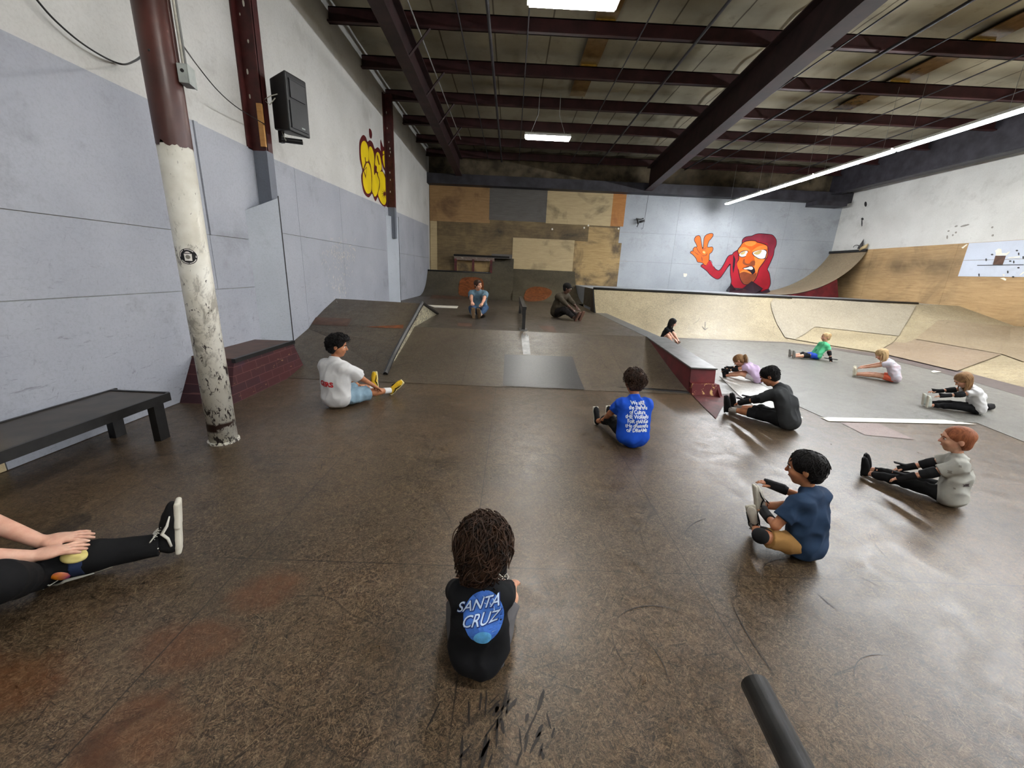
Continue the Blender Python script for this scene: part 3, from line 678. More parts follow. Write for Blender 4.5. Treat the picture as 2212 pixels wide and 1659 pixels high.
def disc(r, cx=0, cy=0, n=32): return [(cx+r*math.cos(2*math.pi*k/n), cy+r*math.sin(2*math.pi*k/n)) for k in range(n)]
M['st_black'] = plain('sticker_black', L(14,12,16), .4, .4, .05); M['st_white'] = plain('sticker_white', L(236,232,226), .4, .4, .03); M['st_grey'] = plain('sticker_grey', L(130,126,118), .4, .4, .1, 60)
st = thing('round_sticker', 'round black sticker with a white cartridge emblem on the white column', 'sticker', tuple(cs))
obj('backing', *wrap(disc(.058), .0022), M['st_black'], st, world=True)
for a1, a2 in ((.75, 1.9), (2.1, 3.2), (3.7, 4.7), (4.8, 5.9), (-.15, .15)): obj('ring_mark', *wrap(ring2(.048, .053, a1, a2, 10), .0028), M['st_white'], st, world=True)
obj('emblem_body', *wrap([(-.022, -.032), (.024, -.032), (.026, .02), (-.024, .02)], .0028), M['st_white'], st, world=True)
obj('emblem_cap', *wrap([(-.02, .026), (.02, .026), (.008, .036), (-.006, .036)], .0028), M['st_white'], st, world=True)
obj('emblem_disc', *wrap(disc(.015, 0, -.004, 16), .0034), M['st_grey'], st, world=True)
# ------------------------------------------------------------------ loudspeaker on the wall column
sc_ = onx(628, 228, XL+.52); 
t = thing('loudspeaker', 'black loudspeaker cabinet tied to the maroon wall column', 'speaker', (XL+.46, sc_[1]+.05, sc_[2]), math.radians(-62))
# local: front faces -Y(local) ; cabinet plan is a trapezoid
zl, zh = -.36, .36
pl = [(-.19, -.17), (.19, -.17), (.12, .17), (-.12, .17)]
V, Fc = hexa([(x, y, zl+(.05 if y > 0 else 0)) for x, y in pl], [(x, y, zh-(.05 if y > 0 else 0)) for x, y in pl])
t.rotation_euler = (0, 0, math.radians(73))
bevel(obj('cabinet', V, Fc, M['blackplastic'], t), .02, 3)
obj('horn', *J(hexa([(-.13, -.185, .06), (.13, -.185, .06), (.13, -.165, .06), (-.13, -.165, .06)], [(-.13, -.185, .27), (.13, -.185, .27), (.13, -.165, .27), (-.13, -.165, .27)]), box(-.14, .14, -.19, -.17, .27, .285)), M['horn'] if 'horn' in M else plain('dark_grey_horn', L(44,44,46), .5, .5, .1), t)
obj('grille', *box(-.15, .15, -.183, -.168, -.31, .02), M['grille'] if 'grille' in M else plain('speaker_grille', L(30,31,32), .5, .5, .2, 200), t)
obj('badge', *box(.02, .08, -.186, -.182, -.28, -.262), M['greybox'], t)
obj('mount_bracket', *J(tube([(-.05, .12, -.42), (.1, -.1, -.42)], .035, 10), box(-.07, -.02, .1, .16, -.46, -.3)), M['black'], t, smooth=False)
obj('cord', *J(tube([(-.15, .02, .10), (-.19, .1, .07), (-.22, .2, .02), (-.16, .16, -.02), (-.165, .05, .05)], .007, 6), tube([(-.06, .1, -.32), (-.05, .05, -.44), (-.02, .05, -.38)], .006, 6)), M['rope'], t, smooth=True)
yq = yc1
tag(obj('wood_shim', *box(XL+.17, XL+.235, yq-.06, yq-.022, 3.1, 3.62), M['wood_block'], origin=(XL+.2, yq-.04, 3.1)), 'short raw wood block fixed beside the loudspeaker on the wall column', 'block')
# cables
def cable(pts, r, label, name='cable', mat='black'):
    P = [np.array(p) for p in pts]; out = []
    for i in range(len(P)-1):
        p0_, p1_, p2_, p3_ = P[max(i-1, 0)], P[i], P[i+1], P[min(i+2, len(P)-1)]
        for k in range(8):
            q = k/8; out.append(.5*((2*p1_)+(-p0_+p2_)*q+(2*p0_-5*p1_+4*p2_-p3_)*q*q+(-p0_+3*p1_-3*p2_+p3_)*q**3))
    out.append(P[-1]); c = out[len(out)//2]
    return tag(obj(name, *tube(out, r, 6), M[mat], smooth=True, origin=tuple(c)), label, 'cable')
cable([onx(x, y, XL+.06) for x, y in ((60, -30), (80, 0), (120, 45), (175, 92), (230, 126), (266, 139))]+[onx(292, 131, XL+.5), onx(312, 116, XL+.9), on_col(322, 108, r0+.004)], .008, 'black cable sagging from the ceiling to the left side of the column')
cable([on_col(386, 85, r0+.006)]+[onx(x, y, XL+.3) for x, y in ((425, 140), (470, 195), (515, 234))]+[(XL+.25, yc1-.03, onx(548, 254, XL+.25)[2])], .006, 'thin black cable sagging from the column to the loudspeaker')
# security camera on the far wall
a = ony(1381, 478, 18.55)
t = thing('security_camera', 'small black camera bracket on the blue-grey far wall', 'camera', tuple(a))
obj('bracket', *J(tube([(-.16, 0, .10), (.05, 0, .08), (.17, 0, .12)], .03, 6), tube([(-.1, 0, .08), (-.05, -.05, -.12)], .035, 6), tube([(-.05, -.05, -.12), (-.08, -.02, -.24)], .02, 6)), M['black'], t)
obj('camera_body', *tube([(-.02, -.06, -.04), (.2, -.1, .02)], .045, 10), M['black'], t, smooth=True)
obj('cable', *tube([(.27, .05, 5.05-a[2]), (.24, .05, .1), (.20, .03, -.28), (.14, .03, -.33), (.12, .03, -.27), (.18, .03, -.26)], .008, 6), M['black'], t)
# ------------------------------------------------------------------ flat painted things laid on the surfaces they stand on
bpy.context.view_layer.update()
def bvh_of(objs):
    V = []; Fc = []
    for o in objs:
        n = len(V); mw = o.matrix_world; V += [mw @ v.co for v in o.data.vertices]; Fc += [tuple(i+n for i in p.vertices) for p in o.data.polygons]
    return BVHTree.FromPolygons(V, Fc)
SURF = [o for o in sc.objects if o.type == 'MESH' and o.name.split('.')[0] in ('floor', 'wall_left', 'wall_far', 'wall_right', 'riding_surface', 'back_slope', 'deck_board', 'painted_sheet', 'bare_sheet', 'painted_board', 'plywood_board', 'bowl_floor', 'kick_strip', 'blue_grey_board')]
BV = bvh_of(SURF)
def smooth_poly(P, k=4):
    P = [np.array(p, float) for p in P]; n = len(P); out = []
    for i in range(n):
        a, b, c, d = P[i-1], P[i], P[(i+1) % n], P[(i+2) % n]
        for j in range(k):
            q = j/k; out.append(.5*(2*b+(-a+c)*q+(2*a-5*b+4*c-d)*q*q+(-a+3*b-3*c+d)*q**3))
    return [tuple(p) for p in out]
def expand(P, w):
    n = len(P); A = sum(P[i][0]*P[(i+1) % n][1]-P[(i+1) % n][0]*P[i][1] for i in range(n)); sg = 1 if A > 0 else -1; out = []
    for i in range(n):
        t_ = np.array(P[(i+1) % n])-np.array(P[i-1]); t_ = t_/(np.linalg.norm(t_)+1e-9)
        out.append((P[i][0]+sg*t_[1]*w, P[i][1]-sg*t_[0]*w))
    return out
def decal_geo(P, off, maxe=14.):
    bm = bmesh.new(); vs = [bm.verts.new((x, y, 0)) for x, y in P]; bm.faces.new(vs); bm.normal_update()
    bmesh.ops.triangulate(bm, faces=bm.faces[:], ngon_method='EAR_CLIP')
    for _ in range(5):
        E_ = [e for e in bm.edges if e.calc_length() > maxe]
        if not E_: break
        bmesh.ops.subdivide_edges(bm, edges=E_, cuts=1); bmesh.ops.triangulate(bm, faces=bm.faces[:])
    V = []; o_ = Vector(CAM)
    for v in bm.verts:
        d_ = Vector(ray(v.co.x, v.co.y)).normalized(); h, nn, _, _ = BV.ray_cast(o_, d_)
        if h is None: h = o_+d_*5; nn = -d_
        if nn.dot(d_) > 0: nn = -nn
        V.append(tuple(h+nn*off))
    bm.verts.index_update(); Fc = [tuple(v.index for v in f.verts) for f in bm.faces]; bm.free()
    return V, Fc
def decal(name, P, mat, off=.003, parent=None, label=None, cat=None, group=None, sm=False, maxe=14.):
    if sm: P = smooth_poly(P)
    V, Fc = decal_geo(P, off, maxe); c = tuple(np.mean(np.array(V), 0))
    if parent is None:
        o = obj(name, V, Fc, mat, origin=c); tag(o, label, cat, group)
    else: o = obj(name, V, Fc, mat, parent, world=True)
    bm = bmesh.new(); bm.from_mesh(o.data)
    base = (Vector(c) if parent is None else Vector(parent.location))
    cv = Vector(CAM)-base if (parent is None or parent.rotation_euler[2] == 0) else Vector((0, 0, 1))
    for f in bm.faces:
        if f.normal.dot(cv-f.calc_center_median()) < 0: f.normal_flip()
    bm.to_mesh(o.data); bm.free(); return o
def zc(x0, y0, k, P): return [(x0+x/k, y0+y/k) for x, y in P]
# --- mural
def mur(P): return smooth_poly(zc(1480, 490, 10.055, P), 3)
mc = ony(1610, 560, YF-.02)
mt = thing('hooded_figure_mural', 'red hooded cartoon figure making a peace sign painted on the blue-grey far wall', 'mural', (mc[0], mc[1], mc[2]))
M['m_line'] = plain('mural_black_line', L(38,30,40), .6, .3, .1); M['m_red'] = plain('mural_red', L(164,28,44), .6, .3, .14, 1.2)
M['m_orange'] = plain('mural_orange', L(222,98,32), .6, .3, .14, 1.6); M['m_hi'] = plain('mural_bright_orange', L(244,140,62), .6, .3, .1, 2)
M['m_brown'] = plain('mural_brown', L(142,72,44), .6, .3, .15, 2); M['m_white'] = plain('mural_white', L(238,238,240), .6, .3, .03)
M['m_tan'] = plain('mural_tan', L(196,170,110), .6, .3, .08); M['m_dark'] = plain('mural_charcoal', L(66,58,60), .6, .3, .2)
M['m_hood'] = plain('mural_hood_shade', L(132,40,58), .6, .3, .15, 1.5)
body = [(345,850),(400,815),(440,850),(510,745),(560,750),(600,840),(660,925),(735,955),(800,890),(870,770),(920,670),(965,625),(1030,605),(1060,560),(1150,505),(1200,430),(1240,370),(1250,290),(1300,235),(1370,215),(1450,205),(1530,170),(1620,155),(1780,165),(1880,180),(1930,220),(1970,290),(1970,390),(1930,490),(1915,600),(1860,740),(1800,870),(1780,930),(1820,1010),(1845,1160),(1840,1260),(1800,1340),(1760,1430),(960,1405),(985,1290),(1010,1180),(990,1050),(985,930),(985,800),(930,850),(880,930),(820,1020),(760,1100),(700,1130),(620,1095),(540,1030),(480,960),(400,895)]
hand = [(205,290),(235,215),(300,195),(330,240),(345,340),(365,450),(380,485),(400,440),(415,260),(450,190),(520,155),(590,150),(600,190),(560,250),(510,310),(475,430),(520,450),(580,440),(600,480),(570,550),(520,590),(515,700),(500,800),(470,840),(420,820),(380,780),(320,765),(270,755),(240,680),(170,600),(115,560),(150,530),(185,530),(175,490),(210,445),(260,440),(250,380)]
def md(nm, P, mat, lv, w=0):
    P = mur(P); P = expand(P, w) if w else P
    return decal(nm, P, M[mat], .002+.0016*lv, mt, maxe=30)
md('outline', body, 'm_line', 0, 1.5); md('hand_outline', hand, 'm_line', 0, 1.3)
md('hoodie', body, 'm_red', 1); md('hand', hand, 'm_orange', 1)
md('hood_shade', [(1250,290),(1300,235),(1450,205),(1620,158),(1800,170),(1900,200),(1960,300),(1960,400),(1900,600),(1830,640),(1790,480),(1790,360),(1700,340),(1560,300),(1400,290),(1290,320)], 'm_hood', 2)
face = [(1150,500),(1210,420),(1240,370),(1290,330),(1400,305),(1520,310),(1560,340),(1680,370),(1760,410),(1790,480),(1780,640),(1740,700),(1680,790),(1600,900),(1570,1000),(1540,1090),(1480,1180),(1400,1240),(1300,1245),(1240,1200),(1190,1080),(1170,960),(1140,880),(1125,790),(1170,700),(1160,580)]
md('face_outline', face, 'm_line', 3, 1.6); md('face', face, 'm_orange', 4)
md('chin', [(1185,1010),(1260,955),(1370,950),(1430,1010),(1480,1030),(1540,1000),(1530,1100),(1400,1235),(1300,1240),(1240,1200),(1195,1080)], 'm_brown', 5)
md('cheek', [(1500,640),(1600,700),(1720,700),(1660,800),(1590,900),(1560,1000),(1500,900),(1520,780)], 'm_hi', 5)
md('forehead', [(1290,350),(1400,315),(1510,325),(1540,360),(1440,420),(1330,400)], 'm_hi', 5)
md('eye_socket', [(1165,600),(1230,530),(1350,515),(1362,570),(1320,640),(1240,665),(1180,645)], 'm_line', 5)
md('eye_socket', [(1455,560),(1560,505),(1700,485),(1775,530),(1765,620),(1730,700),(1620,705),(1530,662),(1475,615)], 'm_line', 5)
md('eye', [(1175,600),(1230,545),(1340,525),(1350,570),(1310,630),(1240,650),(1190,635)], 'm_white', 6)
md('eye', [(1470,560),(1560,520),(1700,500),(1760,540),(1750,610),(1720,680),(1620,690),(1540,650),(1490,610)], 'm_white', 6)
md('iris', [(1192,585),(1240,545),(1305,536),(1280,590),(1225,605)], 'm_tan', 7); md('iris', [(1482,575),(1560,530),(1660,508),(1620,585),(1550,605)], 'm_tan', 7)
md('eyebrow', [(1150,525),(1200,460),(1300,440),(1390,490),(1405,530),(1330,515),(1230,520),(1170,560)], 'm_hi', 8)
md('eyebrow', [(1450,540),(1500,480),(1600,420),(1740,400),(1782,440),(1770,480),(1680,495),(1560,515)], 'm_hi', 8)
md('nose_shade', [(1250,740),(1290,700),(1380,800),(1440,740),(1510,740),(1530,830),(1400,850),(1260,810)], 'm_brown', 5)
md('nose', [(1350,560),(1310,640),(1292,740),(1310,785),(1360,800),(1410,765),(1475,720),(1440,660),(1410,600)], 'm_orange', 7)
md('mouth', [(1240,905),(1370,855),(1455,855),(1505,905),(1515,990),(1450,1035),(1415,980),(1340,935)], 'm_line', 6)
md('teeth', [(1265,903),(1360,882),(1390,865),(1450,868),(1470,910),(1430,932),(1370,922),(1300,924)], 'm_white', 7)
md('lower_lip', [(1178,1005),(1250,945),(1340,945),(1410,990),(1445,1025),(1370,1000),(1270,975)], 'm_hi', 7)
md('waistband', [(978,1320),(1300,1340),(1790,1362),(1762,1430),(960,1402)], 'm_dark', 3)
md('fingernail', [(375,545),(405,525),(435,545),(432,580),(400,575)], 'm_tan', 3)
for a in ([(250,445),(290,520),(330,570),(318,580),(272,525),(240,450)], [(180,530),(250,570),(290,600),(280,612),(235,585)], [(330,580),(380,620),(440,610),(480,560),(470,620),(390,640)], [(470,440),(430,480),(380,495),(375,482),(420,465)], [(350,640),(380,700),(370,770),(350,700)]):
    md('finger_line', a, 'm_brown', 3)
# --- graffiti on the left wall
gm = onx(806, 370, XL)
gt = thing('bubble_graffiti', 'yellow bubble-letter graffiti with dark red outline high on the left wall', 'graffiti', tuple(gm))
M['g_yel'] = plain('graffiti_yellow', L(232,202,10), .6, .3, .06, 2); M['g_red'] = plain('graffiti_dark_red', L(88,18,22), .6, .3, .15, 2)
def gr(nm, P, mat, lv, sm=3): decal(nm, (smooth_poly(zc(760, 260, 8.29, P), sm) if sm else zc(760, 260, 8.29, P)), M[mat], .003+.002*lv, gt, maxe=12)
gr('outline', [(130,440),(150,330),(200,260),(250,300),(277,380),(320,355),(370,400),(410,510),(455,480),(500,520),(528,620),(545,880),(600,990),(637,1180),(638,1430),(590,1565),(550,1530),(490,1450),(462,1375),(420,1450),(365,1320),(340,1340),(295,1380),(220,1310),(180,1150),(165,990),(185,890),(140,700)], 'g_red', 0)
gr('letter', [(158,480),(175,400),(215,365),(255,400),(285,480),(298,600),(292,730),(250,742),(222,800),(198,865),(178,760),(160,620)], 'g_yel', 1)
gr('letter', [(200,930),(235,830),(265,765),(300,775),(330,860),(345,980),(350,1150),(343,1260),(310,1308),(260,1300),(212,1190),(192,1050)], 'g_yel', 1)
gr('letter', [(302,510),(327,465),(360,500),(388,590),(400,700),(392,860),(402,980),(430,935),(462,1010),(490,1100),(480,1200),(450,1320),(407,1368),(378,1310),(358,1240),(360,1000),(335,800),(305,700)], 'g_yel', 1)
gr('letter', [(418,680),(432,600),(458,568),(490,600),(518,720),(530,870),(490,925),(455,925),(430,870),(412,780)], 'g_yel', 1)
gr('letter', [(462,950),(530,915),(570,960),(608,1090),(625,1250),(615,1440),(582,1515),(530,1480),(482,1380),(468,1310),(497,1190),(497,1080)], 'g_yel', 1)
gr('letter_line', [(228,660),(240,665),(245,735),(285,740),(285,752),(235,755)], 'g_red', 2, 0)
gr('letter_line', [(200,900),(262,828),(246,1045)], 'g_red', 2, 0); gr('letter_line', [(212,905),(254,850),(242,990)], 'g_yel', 3, 0)
gr('letter_line', [(440,610),(462,640),(494,790),(478,800),(455,700)], 'g_red', 2, 0); gr('letter_line', [(420,800),(445,830),(440,905),(405,920),(408,860)], 'g_red', 2, 0)
star = [(582+(r_*.62)*math.cos(a), 1315+r_*1.0*math.sin(a)) for k, a in enumerate(np.linspace(0, 6.283, 21)[:-1]) for r_ in [(95 if k % 2 == 0 else 28)]]
gr('star', star, 'g_red', 2, 0)
gr('small_figure', [(510,350),(535,400),(560,470),(600,470),(625,370),(640,430),(650,800),(612,912),(570,880),(540,780),(518,600)], 'g_red', 0); gr('small_figure_fill', [(548,640),(640,620),(640,780),(610,858),(575,830)], 'g_yel', 1)
gr('small_figure_fill', [(550,560),(575,540),(580,600),(555,610)], 'g_yel', 1, 0); gr('small_figure_fill', [(600,550),(630,540),(632,590),(606,600)], 'g_yel', 1, 0)
gr('paint_drop', [(305,150),(345,175),(362,260),(347,328),(315,290)], 'g_red', 0)
# --- sheets and paint patches on ramps and floor
def D(name, P, mat, label, cat, group=None, off=.003, sm=False): return decal(name, P, M[mat], off, None, label, cat, group, sm)
D('dark_mat', [(1090, 766), (1237, 771), (1249, 810), (1263, 842), (1086, 834)], 'matdark', 'dark charcoal square sheet lying across the foot of the bank', 'mat', off=.006)
D('steel_plate', [(1124, 714), (1141, 715), (1146, 767), (1130, 766)], 'steel_strip', 'narrow grey steel plate running down the bank below the short rail', 'plate', off=.005)
Z3 = lambda P: zc(860, 530, 5.027, P)
D('rust_patch', Z3([(655,500),(680,370),(780,345),(900,360),(930,430),(915,540),(860,560),(690,550)]), 'rustpatch', 'orange-brown patch on the left quarter pipe behind the man in the blue tee', 'stain', sm=True)
D('rust_patch', Z3([(1370,540),(1400,480),(1480,450),(1600,460),(1670,500),(1640,560),(1560,600),(1430,610),(1370,590)]), 'rustpatch', 'orange-brown patch low on the dark bank ramp left of the man in the cap', 'stain', sm=True)
D('brown_strip', Z3([(375,538),(690,560),(690,585),(340,577)]), 'brown_patch', 'reddish brown strip at the foot of the left quarter pipe', 'paint patch')
D('white_strip', Z3([(320,648),(655,660),(640,685),(400,676)]), 'tapewhite', 'pale strip on the deck beside the glittery ramp side', 'paint patch')
D('brown_patch', Z3([(1520,870),(1690,882),(1718,947),(1590,935)]), 'brown_patch', 'brown square patch on the deck right of the short rail', 'paint patch')
D('brown_patch', Z3([(640,842),(800,850),(800,885),(650,880)]), 'brown_patch', 'brown patch on the deck in front of the man in the blue tee', 'paint patch')
Z4 = lambda P: zc(380, 600, 3.814, P)
D('brown_patch', Z4([(1152,325),(1450,338),(1415,400),(1118,385)]), 'brown_patch', 'dark brown rectangle on the corner ramp by the left wall', 'paint patch')
D('rust_patch', Z4([(1560,405),(1875,388),(1872,418),(1640,411)]), 'rustpatch', 'thin rusty streak across the corner ramp', 'stain')
D('red_floor_patch', [(1494, 853), (1590, 854), (1560, 880), (1546, 905), (1520, 880)], 'maroon_paint', 'dark red patch of floor at the end of the red ledge', 'paint patch', off=.007)  # flat dark red shape laid on the floor
M['lightgrey'] = masonite('light_grey_sheet', L(158,156,150), L(182,180,174), L(200,198,192), seams=False, scr=.3, rough=(.3, .45))
D('light_sheet', [(1553, 812), (1606, 812), (1655, 838), (1702, 868), (1735, 905), (1660, 900), (1596, 855)], 'lightgrey', 'pale grey worn sheet on the floor beside the end of the red ledge', 'floor panel', off=.008)
D('white_floor_strip', [(1771, 902), (2040, 908), (2110, 918), (1790, 911)], 'tapewhite', 'long white strip along the joint between brown and grey floors', 'paint patch', off=.008)  # flat white shape along the floor joint
M['mauve'] = masonite('mauve_floor_sheet', L(112,92,88), L(136,114,108), L(160,145,138), seams=False, scr=.6, rough=(.3, .45))
D('mauve_patch', [(1815, 913), (1897, 915), (1975, 950), (1868, 940)], 'mauve', 'faded mauve floor patch just in front of the white strip', 'paint patch', off=.004)
M['bank_grey'] = masonite('grey_brown_bank_sheet', L(134,126,110), L(158,148,128), L(180,170,150), seams=False, scr=.5, rough=(.4, .6))
M['bank_brown'] = masonite('brown_bank_sheet', L(118,102,84), L(142,124,102), L(165,148,125), seams=False, scr=.5, rough=(.4, .6))
Z5 = lambda P: zc(1650, 480, 3.936, P)
D('bank_sheet', Z5([(52,632),(640,668),(1290,712),(1245,800),(1145,972),(430,892),(340,960),(262,1000),(180,985),(105,860),(62,740)]), 'bank_grey', 'grey-brown curved sheet below the right half of the long coping', 'ramp sheet', 'ramp sheets', off=.02)
D('bank_sheet', Z5([(262,1002),(345,962),(432,896),(1140,976),(1090,1030),(950,1112),(560,1052)]), 'cream', 'pale cream sheet behind the boy in the green tee', 'ramp sheet', 'ramp sheets', off=.02)
D('bank_sheet', Z5([(1490,835),(1570,838),(2212,905),(2212,1195),(2025,1128),(1290,998),(1330,960)]), 'tanbank', 'pale grey-tan sheet below the right wall plywood', 'ramp sheet', 'ramp sheets', off=.02)
D('bank_sheet', Z5([(1290,1002),(2018,1130),(1640,1272),(965,1112),(1110,1022),(1200,1032)]), 'bank_brown', 'darker brown sheet above the girl in orange shorts', 'ramp sheet', 'ramp sheets', off=.02)
D('paper_square', Z5([(212,800),(280,800),(265,862),(210,858)]), 'tapewhite', 'small white square stuck on the bowl transition', 'sticker', off=.008)
D('paper_scrap', Z5([(1650,945),(1680,930),(1712,950)]), 'tapewhite', 'small white scrap stuck on the right bank', 'sticker', off=.008)
D('paper_scrap', Z5([(470,882),(500,855),(510,862),(484,886)]), 'tapewhite', 'thin pale sliver stuck on the transition right of the white square', 'sticker', off=.008)
D('paper_scrap', Z5([(1420,1275),(1445,1264),(1510,1276),(1440,1284)]), 'tapewhite', 'white scrap on the grey kick strip beyond the girl in orange shorts', 'sticker', off=.012)
aw = thing('drawn_arrow', 'thin grey arrow drawn pointing down on the cream quarter pipe', 'drawing', tuple(ony(1523, 704, 11.6)))
ln = M['m_dark']
for P in ([(1522.4, 696), (1523.4, 696), (1523.6, 712), (1522.6, 712)], [(1516, 706), (1517, 705.5), (1523.5, 712), (1522.5, 713)], [(1530, 708.5), (1529, 708), (1522.5, 712), (1523.5, 713)]):
    decal('stroke', P, ln, .006, aw)
# right wall marks
Z6 = lambda P: zc(2040, 480, 10.366, P)
D('brown_board_patch', Z6([(1145,750),(1385,750),(1312,950),(1085,950)]), 'bench_brown' if 'bench_brown' in M else 'brown_patch', 'brown rectangle on the blue-grey board of the right wall', 'panel', off=.006)
D('torn_paper', Z6([(1140,640),(1215,590),(1280,600),(1292,695),(1395,690),(1470,648),(1462,680),(1405,742),(1150,745),(1160,690)]), 'tapewhite', 'torn white paper above the brown rectangle on the right wall', 'sticker', off=.006)
D('dark_gap', Z6([(735,960),(1783,945),(1783,962),(740,974)]), 'black', 'thin black gap line across the blue-grey board', 'joint', off=.007)
sp = [(940,840),(1075,725),(780,1180),(1480,872),(1560,890),(1630,635),(1670,710),(1665,1020),(1425,1115),(1545,1225),(1770,790)]
for i, (x, y) in enumerate(sp):
    rx, ry = ((18, 34) if i % 2 == 0 else (30, 18))
    D('dark_sticker', Z6([(x+rx*math.cos(a), y+ry*math.sin(a)) for a in np.linspace(0, 6.283, 9)[:-1]]), 'matdark', 'small dark spot among those scattered on the blue-grey board', 'sticker', 'dark spots on the blue-grey board', off=.008)
for i, P in enumerate(([(1255,1255),(1340,1240),(1395,1275),(1375,1310)], [(1690,1180),(1783,1100),(1783,1140),(1700,1190)], [(1305,1180),(1330,1160),(1362,1180),(1340,1205)], [(385,570),(500,490),(530,500),(420,590)], [(1430,790),(1700,760),(1700,790),(1440,810)])):
    D('white_sticker', Z6(P), 'tapewhite', 'small white sticker among those scattered on and around the blue-grey board', 'sticker', 'white stickers on the right wall', off=.009)
for i, (x, y, rx, ry) in enumerate(((265,90,38,18),(95,198,26,18),(260,230,24,22),(190,290,20,22),(65,335,20,44),(1075,115,28,22),(1085,295,30,24),(460,75,110,20))):
    D('wall_smudge', Z6([(x+rx*math.cos(a), y+ry*math.sin(a)-.25*rx*math.cos(a)) for a in np.linspace(0, 6.283, 9)[:-1]]), 'st_grey', 'small grey smudge on the white right wall above the blue-grey board', 'stain', 'grey smudges on the white wall', off=.003)
for x, y, w, h in ((1870, 441, 3, 6), (1863, 473, 3, 3), (1862, 482, 1.5, 8)):
    D('wall_chip', [(x+w*math.cos(a), y+h*math.sin(a)) for a in np.linspace(0, 6.283, 8)[:-1]], 'matdark', 'dark paint chip in a vertical line on the white wall in the far right corner', 'stain', 'dark chips on the right wall', off=.003)
for x, y in ((1193, 495), (1262, 492), (1271, 487), (1336, 494)):
    D('paper_tag', [(x-2, y-1), (x+1, y-2.4), (x+2.2, y+1), (x-1, y+2.4)], 'tapewhite', 'tiny white paper tag on the plywood far wall', 'sticker', 'white tags on the far wall', off=.006)
D('paper_tag', zc(1480, 490, 10.055, [(-40,1010),(40,1015),(45,1050),(10,1090),(-35,1080)]), 'tapewhite', 'white paper tag on the far wall left of the mural', 'sticker', off=.006)
# silver scuffed splash on the left wall
random.seed(3); ms = []
for i in range(210):
    x = random.gauss(732, 17); y = random.gauss(548 if i % 3 else 610, 16); l = random.uniform(2, 6); a = random.uniform(.9, 2.0); w = random.uniform(.25, .6)
    dx, dy = l*math.cos(a), l*math.sin(a); ms.append(decal_geo([(x, y), (x+w, y+w*.4), (x+dx+w, y+dy), (x+dx, y+dy)], .004, 50))
V, Fc = J(*ms); c = tuple(np.mean(np.array(V), 0))
tag(obj('silver_scuffs', V, Fc, M['tapewhite'], origin=c), 'burst of white scratches on the blue-grey left wall above the corner ramp', 'scuff marks', kind='stuff')
# black scuff smears on the near floor
ms = []
for i in range(34):
    cx_, cy_ = onz(random.gauss(1085, 55), random.uniform(1500, 1650))[:2]; a = random.uniform(.8, 1.8); l = random.uniform(.015, .055); w = random.uniform(.003, .009)
    u_ = np.array([math.cos(a), math.sin(a)]); v_ = np.array([-u_[1], u_[0]])
    pp = [np.array([cx_, cy_])+u_*l*math.cos(q)+v_*w*math.sin(q)*random.uniform(.5, 1.2) for q in np.linspace(0, 6.283, 11)[:-1]]
    ms.append(([(p[0], p[1], .0022) for p in pp], [tuple(range(10))]))
V, Fc = J(*ms); tag(obj('black_scuffs', V, Fc, M['scuffblack'] if 'scuffblack' in M else plain('rubber_smear', L(34,28,24), .5, .4, .3, 20), origin=(0, 1.1, 0)), 'cluster of black rubber smears on the floor behind the child in the black tee', 'scuff marks', kind='stuff')

# pale scratches and dark skid arcs on the near floor
def arcs(n, box_, rng, lw, seed):
    random.seed(seed); ms = []
    for i in range(n):
        x, y = onz(random.uniform(box_[0], box_[2]), random.uniform(box_[1], box_[3]))[:2]; a = random.uniform(.6, 2.4); l = random.uniform(*rng); c_ = random.uniform(-3, 3); w_ = random.uniform(*lw)
        P = []
        for k in range(9):
            q = k/8; P.append((x, y)); a2 = a+c_*q*.5; x += math.cos(a2)*l/8; y += math.sin(a2)*l/8
        Lf = []; Rt = []
        for k, (px_, py_) in enumerate(P):
            t_ = np.array(P[min(k+1, 8)])-np.array(P[max(k-1, 0)]); t_ = t_/(np.linalg.norm(t_)+1e-9); ww = w_*math.sin(math.pi*(k+.3)/8.6)
            Lf.append((px_-t_[1]*ww, py_+t_[0]*ww, .0021)); Rt.append((px_+t_[1]*ww, py_-t_[0]*ww, .0021))
        ms.append((Lf+Rt, [(k, k+1, 9+k+1, 9+k) for k in range(8)]))
    V, Fc = J(*ms); o = V, [f[::-1] for f in Fc]; return o
M['pale_scr'] = plain('pale_scratch', L(112,98,78), .5, .4, .2, 20)
tag(obj('pale_scratches', *arcs(130, (560, 1060, 960, 1460), (.03, .14), (.0006, .0014), 5), M['pale_scr'], origin=(-.5, 1.5, 0)), 'web of thin pale scratches on the floor left of the child in the black tee', 'scuff marks', kind='stuff')
tag(obj('skid_arcs', *arcs(26, (1250, 1080, 2100, 1500), (.12, .5), (.0012, .003), 9), M['matdark'], origin=(1.8, 1.8, 0)), 'thin dark curved skid lines on the floor round the boy in the navy tee', 'scuff marks', kind='stuff')
